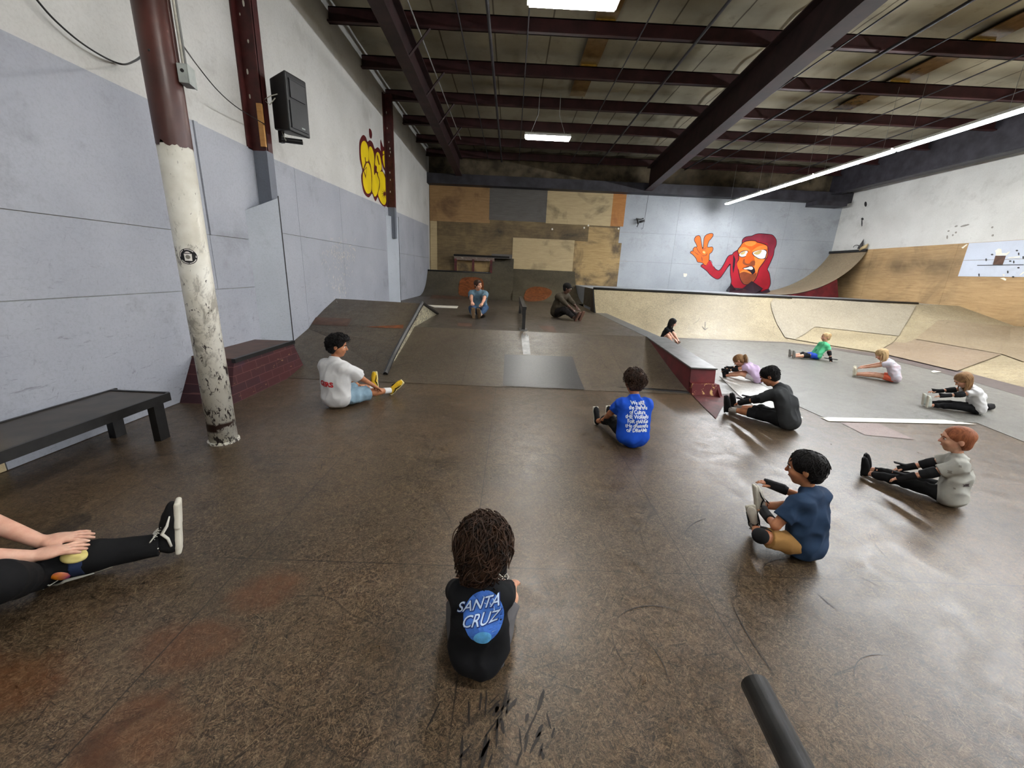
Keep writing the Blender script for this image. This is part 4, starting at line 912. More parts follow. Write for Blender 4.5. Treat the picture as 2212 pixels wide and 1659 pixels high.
# ------------------------------------------------------------------ implicit-surface people
def nrm(v): v = np.asarray(v, float); return v/(np.linalg.norm(v)+1e-9)
def perp(v, hint): v = nrm(v); h = np.asarray(hint, float); h = h-v*(h@v); return nrm(h)
class Blob:
    """union of round cones / ellipsoids / boxes with soft joints, meshed by surface nets"""
    def __init__(s, h): s.h = h; s.P = []; s.cuts = []; s.subs = []; s.disp = None
    def cone(s, a, b, ra, rb=None, k=None): s.P.append(('c', np.array(a, float), np.array(b, float), ra, ra if rb is None else rb, s.h*2 if k is None else k)); return s
    def chain(s, pts, rs, k=None):
        for i in range(len(pts)-1): s.cone(pts[i], pts[i+1], rs[i], rs[i+1], k)
        return s
    def flat(s, a, b, ra, rb, k=None): s.P.append(('f', np.array(a, float), np.array(b, float), ra, rb, s.h*2 if k is None else k)); return s
    def ell(s, c, R, r, k=None): s.P.append(('e', np.array(c, float), np.array(R, float), np.array(r, float), 0, s.h*2 if k is None else k)); return s
    def rbox(s, c, R, r, rad, k=None): s.P.append(('b', np.array(c, float), np.array(R, float), np.array(r, float), rad, s.h*2 if k is None else k)); return s
    def sub(s, c, R, r): s.subs.append((np.array(c, float), np.array(R, float), np.array(r, float))); return s
    def cut(s, p, n): s.cuts.append((np.array(p, float), nrm(n))); return s
    def bounds(s, p):
        if p[0] in 'cf': R_ = max(p[3], p[4]); return np.minimum(p[1], p[2])-R_, np.maximum(p[1], p[2])+R_
        R_ = np.linalg.norm(p[3]) if p[0] == 'b' else np.max(p[3]); return p[1]-R_, p[1]+R_
    def sdf(s, p, X):
        if p[0] == 'c':
            a, b, ra, rb = p[1:5]; ab = b-a; L2 = ab@ab+1e-12
            t_ = np.clip(((X-a)@ab)/L2, 0, 1); return np.linalg.norm(X-a-t_[..., None]*ab, axis=-1)-(ra+(rb-ra)*t_)
        if p[0] == 'f':
            a, b, ra, rb = p[1:5]; ab = b-a; L_ = np.linalg.norm(ab)+1e-9; d_ = ab/L_; q = (X-a)@d_; t_ = np.clip(q/L_, 0, 1)
            rr = np.linalg.norm(X-a-q[..., None]*d_, axis=-1)-(ra+(rb-ra)*t_); e = np.maximum(-q, q-L_)
            return np.maximum(rr, e)
        Y = (X-p[1])@p[2].T
        if p[0] == 'e':
            k0 = np.linalg.norm(Y/p[3], axis=-1); k1 = np.linalg.norm(Y/(p[3]**2), axis=-1)+1e-9; return k0*(k0-1)/k1
        q = np.abs(Y)-p[3]+p[4]; return np.linalg.norm(np.maximum(q, 0), axis=-1)+np.minimum(np.max(q, axis=-1), 0)-p[4]
    def mesh(s, it=1):
        h = s.h; lo = np.min([s.bounds(p)[0] for p in s.P], 0)-4*h; hi = np.max([s.bounds(p)[1] for p in s.P], 0)+4*h
        n = np.ceil((hi-lo)/h).astype(int)+1; G = np.full(n, 10., np.float32)
        ax = [lo[i]+h*np.arange(n[i]) for i in range(3)]
        for p in s.P:
            k = p[5]; a, b = s.bounds(p); m_ = 3*h+k
            i0 = np.maximum(((a-m_-lo)/h).astype(int), 0); i1 = np.minimum(((b+m_-lo)/h).astype(int)+2, n)
            X = np.stack(np.meshgrid(ax[0][i0[0]:i1[0]], ax[1][i0[1]:i1[1]], ax[2][i0[2]:i1[2]], indexing='ij'), -1)
            d_ = s.sdf(p, X); sl = tuple(slice(i0[i], i1[i]) for i in range(3)); g = G[sl]
            hh_ = np.clip(.5+.5*(g-d_)/max(k, 1e-6), 0, 1); G[sl] = g*(1-hh_)+d_*hh_-k*hh_*(1-hh_)
        X = None
        if s.cuts or s.subs or s.disp: X = np.stack(np.meshgrid(*ax, indexing='ij'), -1)
        if s.disp: G = G+s.disp(X)
        for c, R_, r in s.subs:
            Y = (X-c)@R_.T; k0 = np.linalg.norm(Y/r, axis=-1); k1 = np.linalg.norm(Y/(r**2), axis=-1)+1e-9; d_ = k0*(k0-1)/k1; G = np.maximum(G, -d_)
        for p, nn in s.cuts: G = np.maximum(G, (X-p)@nn)
        return nets(G, lo, h)
def nets(G, lo, h):
    I = G < 0; n = np.array(G.shape)
    c = [I[i:n[0]-1+i, j:n[1]-1+j, k:n[2]-1+k] for i in (0, 1) for j in (0, 1) for k in (0, 1)]
    al = np.logical_and.reduce(c); an_ = np.logical_or.reduce(c); act = an_ & ~al
    idx = np.argwhere(act); m_ = len(idx); ident = -np.ones(act.shape, np.int64); ident[act] = np.arange(m_)
    off = [(i, j, k) for i in (0, 1) for j in (0, 1) for k in (0, 1)]
    g = np.stack([G[idx[:, 0]+o[0], idx[:, 1]+o[1], idx[:, 2]+o[2]] for o in off], 1)
    S_ = np.zeros((m_, 3)); W_ = np.zeros(m_)
    for a in range(8):
        for b in range(a+1, 8):
            oa, ob = np.array(off[a]), np.array(off[b])
            if np.abs(oa-ob).sum() != 1: continue
            x = (g[:, a] < 0) != (g[:, b] < 0); t_ = g[:, a]/(g[:, a]-g[:, b]+1e-12)
            S_[x] += (oa+(ob-oa)*t_[:, None])[x]; W_[x] += 1
    V = lo+h*(idx+S_/W_[:, None]); Q = []
    for ax in range(3):
        o1, o2 = [(1, 2), (2, 0), (0, 1)][ax]
        sl0 = [slice(1, None)]*3; sl0[ax] = slice(0, n[ax]-1); sl1 = list(sl0); sl1[ax] = slice(1, n[ax])
        for q in (o1, o2): sl0[q] = slice(1, n[q]-1); sl1[q] = slice(1, n[q]-1)
        A = I[tuple(sl0)]; B = I[tuple(sl1)]; e = np.argwhere(A != B)
        if not len(e): continue
        ins = A[e[:, 0], e[:, 1], e[:, 2]]; base = e.copy(); base[:, o1] += 1; base[:, o2] += 1
        def cell(d1, d2):
            q = base.copy(); q[:, o1] -= d1; q[:, o2] -= d2; return ident[q[:, 0], q[:, 1], q[:, 2]]
        a, b, c_, d_ = cell(1, 1), cell(0, 1), cell(0, 0), cell(1, 0)
        f = np.stack([a, b, c_, d_], 1); f[~ins] = f[~ins][:, ::-1]; Q.append(f)
    Q = np.concatenate(Q); Q = Q[(Q >= 0).all(1)]
    return V, Q
def add(name, blob, mat, parent, relax=1):
    V, Q = blob.mesh()
    for _ in range(relax):   # light smoothing along the edges
        A = np.zeros_like(V); C_ = np.zeros(len(V))
        for i in range(4):
            a, b = Q[:, i], Q[:, (i+1) % 4]; np.add.at(A, a, V[b]); np.add.at(C_, a, 1); np.add.at(A, b, V[a]); np.add.at(C_, b, 1)
        V = V*.5+.5*A/np.maximum(C_, 1)[:, None]
    me = bpy.data.meshes.new(name); me.vertices.add(len(V)); me.vertices.foreach_set('co', V.astype(np.float32).ravel())
    me.loops.add(Q.size); me.loops.foreach_set('vertex_index', Q.astype(np.int32).ravel())
    me.polygons.add(len(Q)); me.polygons.foreach_set('loop_start', np.arange(0, Q.size, 4, dtype=np.int32)); me.polygons.foreach_set('loop_total', np.full(len(Q), 4, np.int32))
    me.polygons.foreach_set('use_smooth', [True]*len(Q)); me.update(calc_edges=True); me.validate()
    me.materials.append(mat); return put(bpy.data.objects.new(name, me), parent)
def wrinkle(amp, seed, freq=22., aniso=(1, 1, 1)):
    r = np.random.RandomState(seed); D_ = [(nrm(r.normal(size=3))*freq*r.uniform(.5, 1.5)*np.array(aniso), r.uniform(0, 6.28)) for _ in range(7)]
    def f(X):
        o = 0; w_ = .35*np.sin(X@(D_[0][0]*.4)+D_[0][1])
        for d_, p in D_: o = o+np.sin(X@d_+p+2.2*w_)
        return (amp*np.abs(o/3.2)-amp*.3).astype(np.float32)
    return f
def frame(f, u):
    f = nrm(f); r = nrm(np.cross(f, u)); u = np.cross(r, f); return np.array([r, f, u])   # rows right, fwd, up
def rotaxis(v, ax, a):
    ax = nrm(ax); v = np.asarray(v, float); return v*math.cos(a)+np.cross(ax, v)*math.sin(a)+ax*(ax@v)*(1-math.cos(a))
def ik(a, b, l1, l2, pole):
    a = np.array(a, float); b = np.array(b, float); d_ = b-a; L_ = np.linalg.norm(d_)
    if L_ > (l1+l2)*.998: b = a+d_*((l1+l2)*.998/L_); d_ = b-a; L_ = np.linalg.norm(d_)
    x = (l1*l1-l2*l2+L_*L_)/(2*L_); y = math.sqrt(max(l1*l1-x*x, 0)); n_ = perp(d_, pole); return a+nrm(d_)*x+n_*y, b
def hand_blob(B, w, d_, palm, S, side, curl=.35, spread=.30, k=None):
    """w wrist, d_ hand direction, palm normal (faces the thing touched); thumb on side"""
    L_ = .108*S; d_ = nrm(d_); pn = perp(d_, palm); sx = nrm(np.cross(d_, pn))*side
    R_ = np.array([sx, d_, pn]); k = S*.006 if k is None else k
    B.ell(w+d_*L_*.27, R_, (L_*.235, L_*.34, L_*.12), k*1.5)
    for i, (o, ln) in enumerate(((.165, .42), (.06, .48), (-.05, .45), (-.15, .35))):
        r = L_*.046; b0 = w+d_*L_*.48+sx*o*L_; dd = nrm(d_+sx*(o*.9*spread/.12*.6))
        p = [b0]; a = curl*.5
        for q in (.45, .32, .23):
            dd2 = nrm(dd*math.cos(a)+pn*math.sin(a)); p.append(p[-1]+dd2*ln*L_*q); a += curl*.8
        B.chain(p, [r*1.1, r*1.05, r*.95, r*.8], k*.5)
    t0 = w+d_*L_*.14+sx*L_*.16; td = nrm(d_*.85+sx*.5+pn*.3); t1 = t0+td*L_*.24; t2 = t1+nrm(d_*.95+sx*.25+pn*.35)*L_*.2
    B.chain([t0, t1, t2], [L_*.085, L_*.066, L_*.05], k)
def shoe(t, foot, toe, up, Ls, mats, det=.006, nm='shoe', high=False, laces=None, stripe=None):
    """heel point foot (under the ankle), toe direction, up = away from the sole"""
    toe = nrm(toe); up = perp(toe, up); R_ = np.array([np.cross(toe, up), toe, up]); w = Ls*.17
    c = np.array(foot, float); hs = Ls*.10; P = lambda x, y, z: c+R_[0]*x*Ls+toe*y*Ls+up*z*Ls
    B = Blob(det); kk = Ls*.06
    B.ell(P(0, -.02, .16), R_, (w*.82, Ls*.17, Ls*.15), kk); B.ell(P(0, .55, .13), R_, (w*.95, Ls*.25, Ls*.11), kk)
    B.cone(P(0, .05, .17), P(0, .5, .14), w*.85, w*.85, kk); B.cone(P(0, .10, .24), P(0, .38, .2), w*.62, w*.6, kk)
    B.cone(P(0, .02, .2), P(0, -.01, .42 if high else .31), w*.78, w*.72, kk)
    B.cut(P(0, 0, .055), -up); B.cut(P(0, 0, .46 if high else .33), up)
    o = add(nm, B, mats[0], t)
    B = Blob(det); B.rbox(P(0, -.03, .045), R_, (w*.78, Ls*.18, hs*.46), hs*.4, .004); B.rbox(P(0, .56, .045), R_, (w*.98, Ls*.25, hs*.46), hs*.4, .004); B.rbox(P(0, .26, .045), R_, (w*.84, Ls*.36, hs*.46), hs*.4, .004)
    s_ = add('sole', B, mats[1], o)
    if laces is not None:
        ms = []
        for i in range(6):
            y = .16+.055*i; z = .405-.03*i if high else .345-.025*i; q = .10
            ms.append(tube([P(-q, y, z-.05), P(-q*.3, y+.01, z), P(q, y+.05, z-.05)], Ls*.011, 5)); ms.append(tube([P(q, y, z-.05), P(q*.3, y+.01, z), P(-q, y+.05, z-.05)], Ls*.011, 5))
        for sx in (-1, 1):
            ms.append(tube([P(0, .15, .40), P(.10*sx, .10, .44), P(.17*sx, .18, .40), P(.12*sx, .26, .34), P(.0, .17, .39)], Ls*.012, 5)); ms.append(tube([P(0, .15, .4), P(.13*sx, .05, .38), P(.19*sx, .03, .3)], Ls*.012, 5))
        obj('laces', *J(*ms), laces, o, smooth=True)
    if stripe is not None:
        for sx in (-1, 1):
            pts = [P(sx*.168, .02, .13), P(sx*.172, .18, .17), P(sx*.16, .28, .25), P(sx*.166, .42, .18), P(sx*.172, .60, .14)]
            obj('side_stripe', *tube(pts, [Ls*.02, Ls*.024, Ls*.03, Ls*.024, Ls*.012], 6), stripe, o, smooth=True)
    return o
SK = dict(light=skin('skin_light', L(214,164,136), L(196,140,114)), pale=skin('skin_pale', L(222,178,156), L(206,154,132)), tan=skin('skin_tan', L(186,128,92), L(164,106,74)),
          olive=skin('skin_olive', L(170,116,86), L(148,96,70)), dark=skin('skin_dark', L(86,58,44), L(66,44,34)))
def HM(name, c1, c2):
    s = N(name); n = s.noise(30, 5, .7, 1., s.mapping((1, 1, .35))); return s.out(s.mix(s.ramp(n, .38, .62), c1, c2), .62, .22, n, .6, .006)
HR = dict(black=HM('hair_black', L(10,9,10), L(24,21,21)), dkbrown=HM('hair_dark_brown', L(30,20,15), L(64,42,30)), brown=HM('hair_brown', L(52,34,24), L(86,58,40)), red=HM('hair_reddish', L(112,62,38), L(160,98,66)), blond=HM('hair_blond', L(164,132,90), L(206,178,134)), ltbrown=HM('hair_light_brown', L(108,78,52), L(150,116,80)))
M['eyew'] = plain('eye_white', L(232,228,222), .3, .5, .02); M['eyed'] = plain('eye_dark', L(30,20,16), .2, .6, .02); M['lip'] = plain('lip', L(164,92,84), .5, .4, .05)
CL = {}
def CM(name, rgb, rgb2=None, **kw):
    if name not in CL: CL[name] = cloth(name, L(*rgb), L(*rgb2) if rgb2 else None, **kw)
    return CL[name]
def person(label, loc, rz, S, hh, skin_, hair, hairm, shirt, pants, lean=(10, 20), side=0., head=(0, 0, 0), feet=None, hands=None, knees=None,
           sleeve=.55, pant=1.0, shoes=None, socks=None, det=.008, fat=1., elbow=(-.2, .3), pads=(), neck_fwd=0., toeup=None, shirtlow=.0, wr=.011, seed=1, shdet=None, shw=.108, palms=None, hightop=False, hipz=.085, flare=1., handspec=None, loose=1.):
    """seated figure, local +Y is where the body faces"""
    t = thing('person', label, 'person', loc, rz)
    D2 = math.pi/180; up = np.array([0, 0, 1.]); fw = np.array([0, 1., 0]); rt = np.array([1., 0, 0])
    l1 = rotaxis(up, rt, -lean[0]*D2); l2 = rotaxis(up, rt, -lean[1]*D2); l1 = rotaxis(l1, fw, side*D2); l2 = rotaxis(l2, fw, side*D2)
    f2 = rotaxis(fw, rt, -lean[1]*D2)
    P0 = np.array([0, 0, hipz*S]); P1 = P0+l1*.155*S; P2 = P1+l2*.135*S; NB = P2+l2*.038*S
    NT = NB+nrm(l2+f2*(.25+neck_fwd))*.032*S
    yaw, pit, rol = [a*D2 for a in head]; hl = .5*(l2*.35+up*.65); hu = nrm(hl)
    hf = perp(hu, fw); hf = rotaxis(hf, hu, yaw); hr = nrm(np.cross(hf, hu)); hf2 = rotaxis(hf, hr, -pit); hu2 = rotaxis(hu, hr, -pit)
    hu2 = rotaxis(hu2, hf2, rol); hr2 = nrm(np.cross(hf2, hu2)); HRm = np.array([hr2, hf2, hu2])
    HCn = NT+hu2*.385*hh+hf2*.02*hh
    SHW = shw*S; SH = [P2-rt*SHW-l2*.022*S, P2+rt*SHW-l2*.022*S]
    HP = [P0-rt*.048*S, P0+rt*.048*S]
    th, sh_ = .245*S, .235*S; ua, fa = .172*S, .145*S
    feet = feet or [(-.07*S, .47*S, .035*S), (.07*S, .47*S, .035*S)]
    hands = hands or [(-.09*S, .40*S, .10*S), (.09*S, .40*S, .10*S)]
    knees = knees or [(-.3, 0, 1), (.3, 0, 1)]
    K = []; A = []
    for i in (0, 1): k_, a_ = ik(HP[i], feet[i], th, sh_, knees[i]); K.append(k_); A.append(a_)
    EL = []; WR = []
    for i in (0, 1):
        sg = -1 if i == 0 else 1; e_, w_ = ik(SH[i], hands[i], ua, fa, (sg*.8+(elbow[0]*sg), -.1, elbow[1]-.8)); EL.append(e_); WR.append(w_)
    # body --------------------------------------------------
    B = Blob(det); k = .02*S
    B.cone(P0, P1, .05*S, .044*S, k); B.cone(P1, P2-l2*.02*S, .044*S, .04*S, k); B.cone(SH[0], SH[1], .03*S, .03*S, k)
    B.cone(NB-l2*.03*S, NT, .031*S, .030*S, k); B.cone(NT, HCn-hu2*.2*hh, .029*S, .03*S, k)
    for i in (0, 1):
        B.chain([HP[i], K[i], A[i]], [.052*S*fat, .036*S*fat, .022*S], k*.7)
        mid = K[i]*.68+A[i]*.32; B.cone(mid, K[i]*.5+A[i]*.5, .034*S*fat, .028*S*fat, k)
        B.chain([SH[i], EL[i], WR[i]], [.034*S*fat, .025*S*fat, .0165*S], k*.5)
        hd = nrm(WR[i]-EL[i]) if not (handspec and handspec[i]) else nrm(handspec[i][0]); pal = (0, 0, -1) if palms is None else palms[i]
        hand_blob(B, WR[i], hd, pal, S, -1 if i == 0 else 1, *( (handspec[i][1],) if handspec and handspec[i] else (.35,)))
    H_ = lambda r, f, u: HCn+hr2*r*hh+hf2*f*hh+hu2*u*hh
    hk = .05*hh
    B.ell(H_(0, -.03, .14), HRm, (.345*hh, .425*hh, .36*hh), hk); B.ell(H_(0, .12, -.12), HRm, (.27*hh, .285*hh, .31*hh), hk)
    B.ell(H_(0, .20, -.34), HRm, (.16*hh, .15*hh, .125*hh), hk); B.cone(H_(0, .385, .06), H_(0, .455, -.09), .028*hh, .052*hh, hk*.5)
    B.cone(H_(-.13, .345, .10), H_(.13, .345, .10), .045*hh, .045*hh, hk)
    B.cone(H_(-.06, .37, -.235), H_(.06, .37, -.235), .03*hh, .03*hh, hk*.5)
    for q in (-1, 1):
        B.ell(H_(q*.335, -.03, -.04), HRm, (.045*hh, .075*hh, .115*hh), hk*.3); B.ell(H_(q*.17, .27, -.1), HRm, (.10*hh, .1*hh, .1*hh), hk)
    for q in (-1, 1): B.sub(H_(q*.135, .43, .035), HRm, (.075*hh, .07*hh, .045*hh))
    body = add('body', B, SK[skin_], t)
    for q in (-1, 1):
        e = obj('eye', *lathe([(.004*hh, -.048*hh), (.036*hh, -.032*hh), (.048*hh, 0), (.036*hh, .032*hh), (.004*hh, .048*hh)], n=12), M['eyew'], body, smooth=True); e.location = tuple(H_(q*.135, .333, .035))
        ir = obj('iris', *lathe([(.002*hh, -.02*hh), (.02*hh, -.016*hh), (.028*hh, 0), (.02*hh, .016*hh), (.002*hh, .02*hh)], n=10), M['eyed'], body, smooth=True); ir.location = tuple(H_(q*.135, .366, .034))
        obj('eyebrow', *tube([H_(q*.06, .405, .095), H_(q*.14, .395, .125), H_(q*.22, .34, .10)], [.016*hh, .02*hh, .01*hh], 6), hairm if hairm else HR['black'], body, smooth=True)
    obj('lips', *tube([H_(-.085, .365, -.235), H_(-.03, .40, -.225), H_(.03, .40, -.225), H_(.085, .365, -.235)], [.008*hh, .02*hh, .02*hh, .008*hh], 6), M['lip'], body, smooth=True)
    # shirt -------------------------------------------------
    sd = shdet or det
    B = Blob(sd); k = .035*S; lo_ = loose
    B.cone(HP[0]+up*.03*S-rt*.012*S, SH[0]+rt*.03*S-l2*.01*S, .070*S*lo_, .058*S, k); B.cone(HP[1]+up*.03*S+rt*.012*S, SH[1]-rt*.03*S-l2*.01*S, .070*S*lo_, .058*S, k)
    B.cone(P0-fw*.008*S, P1-l1*.0, .076*S*lo_, .072*S*lo_, k); B.cone(P1, P2-l2*.01*S, .072*S*lo_, .055*S, k); B.cone(SH[0]-l2*.006*S, SH[1]-l2*.006*S, .046*S, .046*S, k)
    B.ell(P0-fw*.005*S-up*.01*S, np.eye(3), (.118*S*lo_, .085*S*lo_, .075*S), k)
    B.cone(P2-l2*.02*S, NB+l2*.004*S, .056*S, .040*S, k*.7)
    for i in (0, 1):
        if sleeve <= 1: e_ = SH[i]+(EL[i]-SH[i])*sleeve; B.flat(SH[i], e_, .046*S, .044*S*flare*(1.12 if sleeve < .9 else 1), k*.6)
        else:
            B.cone(SH[i], EL[i], .046*S, .037*S, k*.6); e_ = EL[i]+(WR[i]-EL[i])*(sleeve-1); B.flat(EL[i], e_, .037*S, .027*S*flare, k*.4); 
    B.cut((0, 0, .004), (0, 0, -1)); B.cut(NB+l2*.014*S, nrm(l2+f2*.12))
    B.disp = wrinkle(wr, seed, 46/S**.5)
    sh = add('shirt', B, shirt, t)
    # trousers ----------------------------------------------
    B = Blob(det); k = .02*S
    B.ell(P0-up*.012*S+fw*.01*S, np.eye(3), (.108*S, .078*S, .07*S), k)
    for i in (0, 1):
        if pant <= 1:
            e_ = HP[i]+(K[i]-HP[i])*pant if pant < 1 else K[i]; B.cone(HP[i], HP[i]+(e_-HP[i])*.5, .064*S, .056*S*flare, k); B.flat(HP[i]+(e_-HP[i])*.3, e_, .06*S, .054*S*flare, k)
        else: B.chain([HP[i], K[i]], [.063*S, .044*S], k); B.flat(K[i], K[i]+(A[i]-K[i])*(pant-1), .044*S, .033*S*flare, k*.7); B.cone(K[i], K[i]+(A[i]-K[i])*.4, .043*S, .04*S, k)
    B.cut((0, 0, .002), (0, 0, -1)); B.disp = wrinkle(wr*.8, seed+5, 52/S**.5)
    pt = add('trousers' if pant > 1 else 'shorts', B, pants, t)
    # feet ---------------------------------------------------
    FL = .158*S*1.08
    if socks is not None:
        for i in (0, 1): B = Blob(det); B.flat(A[i]+(K[i]-A[i])*.30, A[i]-(K[i]-A[i])*.02, .029*S, .027*S, .004); add('sock', B, socks, t)
    for i in (0, 1):
        ax_ = nrm(A[i]-K[i]); tu = np.array(toeup[i] if toeup else (0, .35, 1.)); td = perp(ax_, tu) if toeup is None else nrm(tu)
        sole_n = -nrm(ax_-td*(ax_@td)); heel = A[i]-sole_n*.055*S*.9
        sm_ = shoes if shoes else (CM('shoe_black', (20, 20, 22)), CM('sole_black', (34, 34, 34)))
        sp_ = sm_[3] if len(sm_) > 3 else None
        shoe(t, heel, td, sole_n, FL, sm_, det=max(.0045, det*.75), laces=sm_[2] if len(sm_) > 2 else None, stripe=sp_, high=hightop)
    # pads
    padm = CM('pad_black', (22, 22, 24), (36, 36, 40)); 
    for kind in pads:
        for i in (0, 1):
            if kind == 'knee': B = Blob(det); d_ = nrm(K[i]-HP[i]); n_ = perp(A[i]-HP[i], K[i]-(HP[i]+A[i])/2+up*.02); B.flat(K[i]-d_*.07*S, K[i]+nrm(A[i]-K[i])*.07*S, .052*S, .046*S, .01); B.ell(K[i]+n_*.022*S, np.eye(3), (.043*S,)*3, .01); add('knee_pad', B, padm, t)
            if kind == 'elbow': B = Blob(det); B.flat(EL[i]+(SH[i]-EL[i])*.3, EL[i], .040*S, .040*S, .01); B.flat(EL[i], EL[i]+(WR[i]-EL[i])*.35, .038*S, .034*S, .01); add('elbow_pad', B, padm, t)
            if kind == 'wrist': B = Blob(det); d_ = nrm(WR[i]-EL[i]); B.flat(WR[i]-d_*.075*S, WR[i]+d_*.045*S, .028*S, .026*S, .008); B.rbox(WR[i]-up*-.0+up*.024*S, np.array([np.cross(d_, up), d_, up]), (.016*S, .06*S, .006*S), .004, .006); add('wrist_guard', B, padm, t)
    info = dict(t=t, HCn=HCn, R=HRm, hh=hh, H=H_, K=K, A=A, EL=EL, WR=WR, P0=P0, P1=P1, P2=P2, l1=l1, l2=l2, shirt=sh, NB=NB, body=body, SH=SH)
    make_hair(info, hair, hairm, det, seed)
    return info
def strand_mesh(lines, r, n=4): return J(*[tube(l, [r]*(len(l)-1)+[r*.3], n, cap=False) for l in lines])
def make_hair(I, kind, mat, det, seed):
    if not kind: return
    H_, R_, hh, t = I['H'], I['R'], I['hh'], I['body']; r = np.random.RandomState(seed)
    B = Blob(max(.005, det*.8)); k = .06*hh
    vol = dict(short=.99, buzz=.965, thick=1.08, curly=1.10, top=1.0, long=1.04, pony=1.0, cap=.98)[kind]
    B.ell(H_(0, -.05, .16), R_, (.378*hh*vol, .452*hh*vol, .38*hh*vol), k)
    B.ell(H_(0, -.17, -.08), R_, (.325*hh*vol, .245*hh*vol, .32*hh), k)
    if kind == 'curly': B.ell(H_(0, -.22, -.2), R_, (.42*hh, .34*hh, .42*hh), k); B.ell(H_(0, .05, .3), R_, (.36*hh, .36*hh, .26*hh), k)
    if kind == 'top': B.ell(H_(0, .1, .40), R_, (.36*hh, .42*hh, .20*hh), k)
    if kind == 'thick': B.ell(H_(0, -.1, .25), R_, (.40*hh, .42*hh, .34*hh), k)
    # clear the face
    B.sub(H_(0, .52, -.16), R_, (.36*hh, .40*hh, .47*hh))
    B.sub(H_(0, .24, -.42), R_, (.6*hh, .36*hh, .42*hh))
    if kind in ('short', 'buzz', 'top', 'thick', 'pony', 'cap'):
        for q in (-1, 1): B.sub(H_(q*.40, -.0, -.12), R_, (.12*hh, .13*hh, .17*hh))
    B.cut(H_(0, -.3, -.55 if kind == 'curly' else -.34), -R_[2]*1.0+R_[1]*-.1)
    amp = dict(short=.012, buzz=.002, thick=.03, curly=.03, top=.012, long=.01, pony=.008, cap=.0)[kind]*hh
    if kind == 'cap': pass
    rs = np.random.RandomState(seed+2); DD = [(nrm(rs.normal(size=3))*rs.uniform(5, 16)/hh, rs.uniform(0, 6.28)) for _ in range(9)]
    if amp: B.disp = lambda X: (amp*sum(np.sin(X@d_+p) for d_, p in DD)/2.2).astype(np.float32)
    hm = mat if kind != 'cap' else HR['black']
    o = add('hair', B, hm, t)
    Hc = H_(0, -.06, .12)
    if kind in ('curly', 'top', 'thick', 'short') and det < .0076:
        hb = BVHTree.FromPolygons([v.co for v in o.data.vertices], [tuple(q.vertices) for q in o.data.polygons])
        lines = []; n_ = dict(curly=950, top=620, thick=480, short=420)[kind]
        while len(lines) < n_:
            d_ = nrm(r.normal(size=3)); loc_ = np.array([d_@R_[0], d_@R_[1], d_@R_[2]])
            if loc_[1] > .42 and loc_[2] < .45: continue
            if loc_[2] < (-.95 if kind == 'curly' else -.75): continue
            if abs(loc_[0]) > .6 and loc_[2] < .05 and loc_[1] > -.35: continue
            src = Hc+d_*hh*1.3; ht = hb.ray_cast(Vector(src), Vector(-d_))[0]
            if ht is None: continue
            base = np.array(ht)-d_*.012*hh
            if np.linalg.norm(base-Hc) < .25*hh: continue
            tn = nrm(np.cross(d_, R_[2]*1.0-R_[1]*.5)*dict(curly=1, top=.3, thick=.2, short=.1)[kind]+r.normal(size=3)*(.8 if kind != 'short' else .3)); tn = nrm(tn-d_*(tn@d_)); b2 = np.cross(d_, tn); cr = dict(curly=.10, top=.045, thick=.035, short=.006)[kind]*hh*r.uniform(.5, 1.3); L_ = dict(curly=.5, top=.26, thick=.26, short=.2)[kind]*hh*r.uniform(.6, 1.2)
            drop = -R_[2]*dict(curly=.5, top=.1, thick=.35, short=.55)[kind]
            pts = []; nt = r.uniform(.5, 1.3); ph = r.uniform(0, 6.28)
            for j in range(11):
                q = j/10; pts.append(base+((tn*.75+drop)-d_*((tn*.75+drop)@d_)*.9)*L_*q-d_*(.9*L_*q)**2/hh*.9+(d_*math.cos(ph+nt*6.28*q)+b2*math.sin(ph+nt*6.28*q))*cr*(1-.3*q)+d_*.02*hh)
            lines.append(pts)
        if len(lines) > 20: obj('curls', *strand_mesh(lines, .010*hh if kind != 'curly' else .011*hh, 5), hm, o, smooth=True)
    if kind in ('long', 'pony'):
        lines = []
        if kind == 'long':
            for j in range(230):
                a = r.uniform(1.75, 4.53+.0) if j % 5 else r.uniform(1.2, 5.0); a -= 0
                d_ = R_[1]*math.cos(a)+R_[0]*math.sin(a)
                b0 = Hc+R_[2]*.22*hh+d_*.36*hh; b1 = Hc-R_[2]*.1*hh+d_*.42*hh+R_[0]*r.normal()*.02*hh
                ln = hh*r.uniform(.75, 1.35); dn = np.array([0, 0, -1.])
                p2 = b1+dn*ln*.4-R_[1]*.06*hh+d_*.02*hh; p3 = b1+dn*ln*.9-R_[1]*.10*hh+r.normal(size=3)*.02*hh
                p3[2] = max(p3[2], .01); lines.append([b0, b1, (b1+p2)/2, p2, p3])
            obj('long_strands', *strand_mesh(lines, .018*hh, 5), hm, o, smooth=True)
        else:
            b = H_(0, -.48, .12)
            for j in range(90):
                o_ = r.normal(size=3)*.035*hh; dn = np.array([0, 0, -1.])
                p1 = b-R_[1]*.14*hh+o_; p2 = p1-R_[1]*.04*hh+dn*.35*hh+o_*1.6; p3 = p2+dn*.5*hh+o_*2
                p3[2] = max(p3[2], .01); lines.append([b+o_*.4, p1, p2, p3])
            obj('ponytail', *strand_mesh(lines, .016*hh, 5), hm, o, smooth=True)
    if kind == 'cap':
        cm = CM('cap_black', (24, 22, 20))
        B = Blob(det*.7); B.ell(H_(0, -.03, .2), R_, (.40*hh, .46*hh, .38*hh), k); B.cut(H_(0, 0, .17), -R_[2]); c_ = add('cap', B, cm, t)
        B = Blob(det*.6); B.ell(H_(0, .46, .19), R_, (.26*hh, .25*hh, .035*hh), .01*hh); add('cap_brim', B, cm, c_)
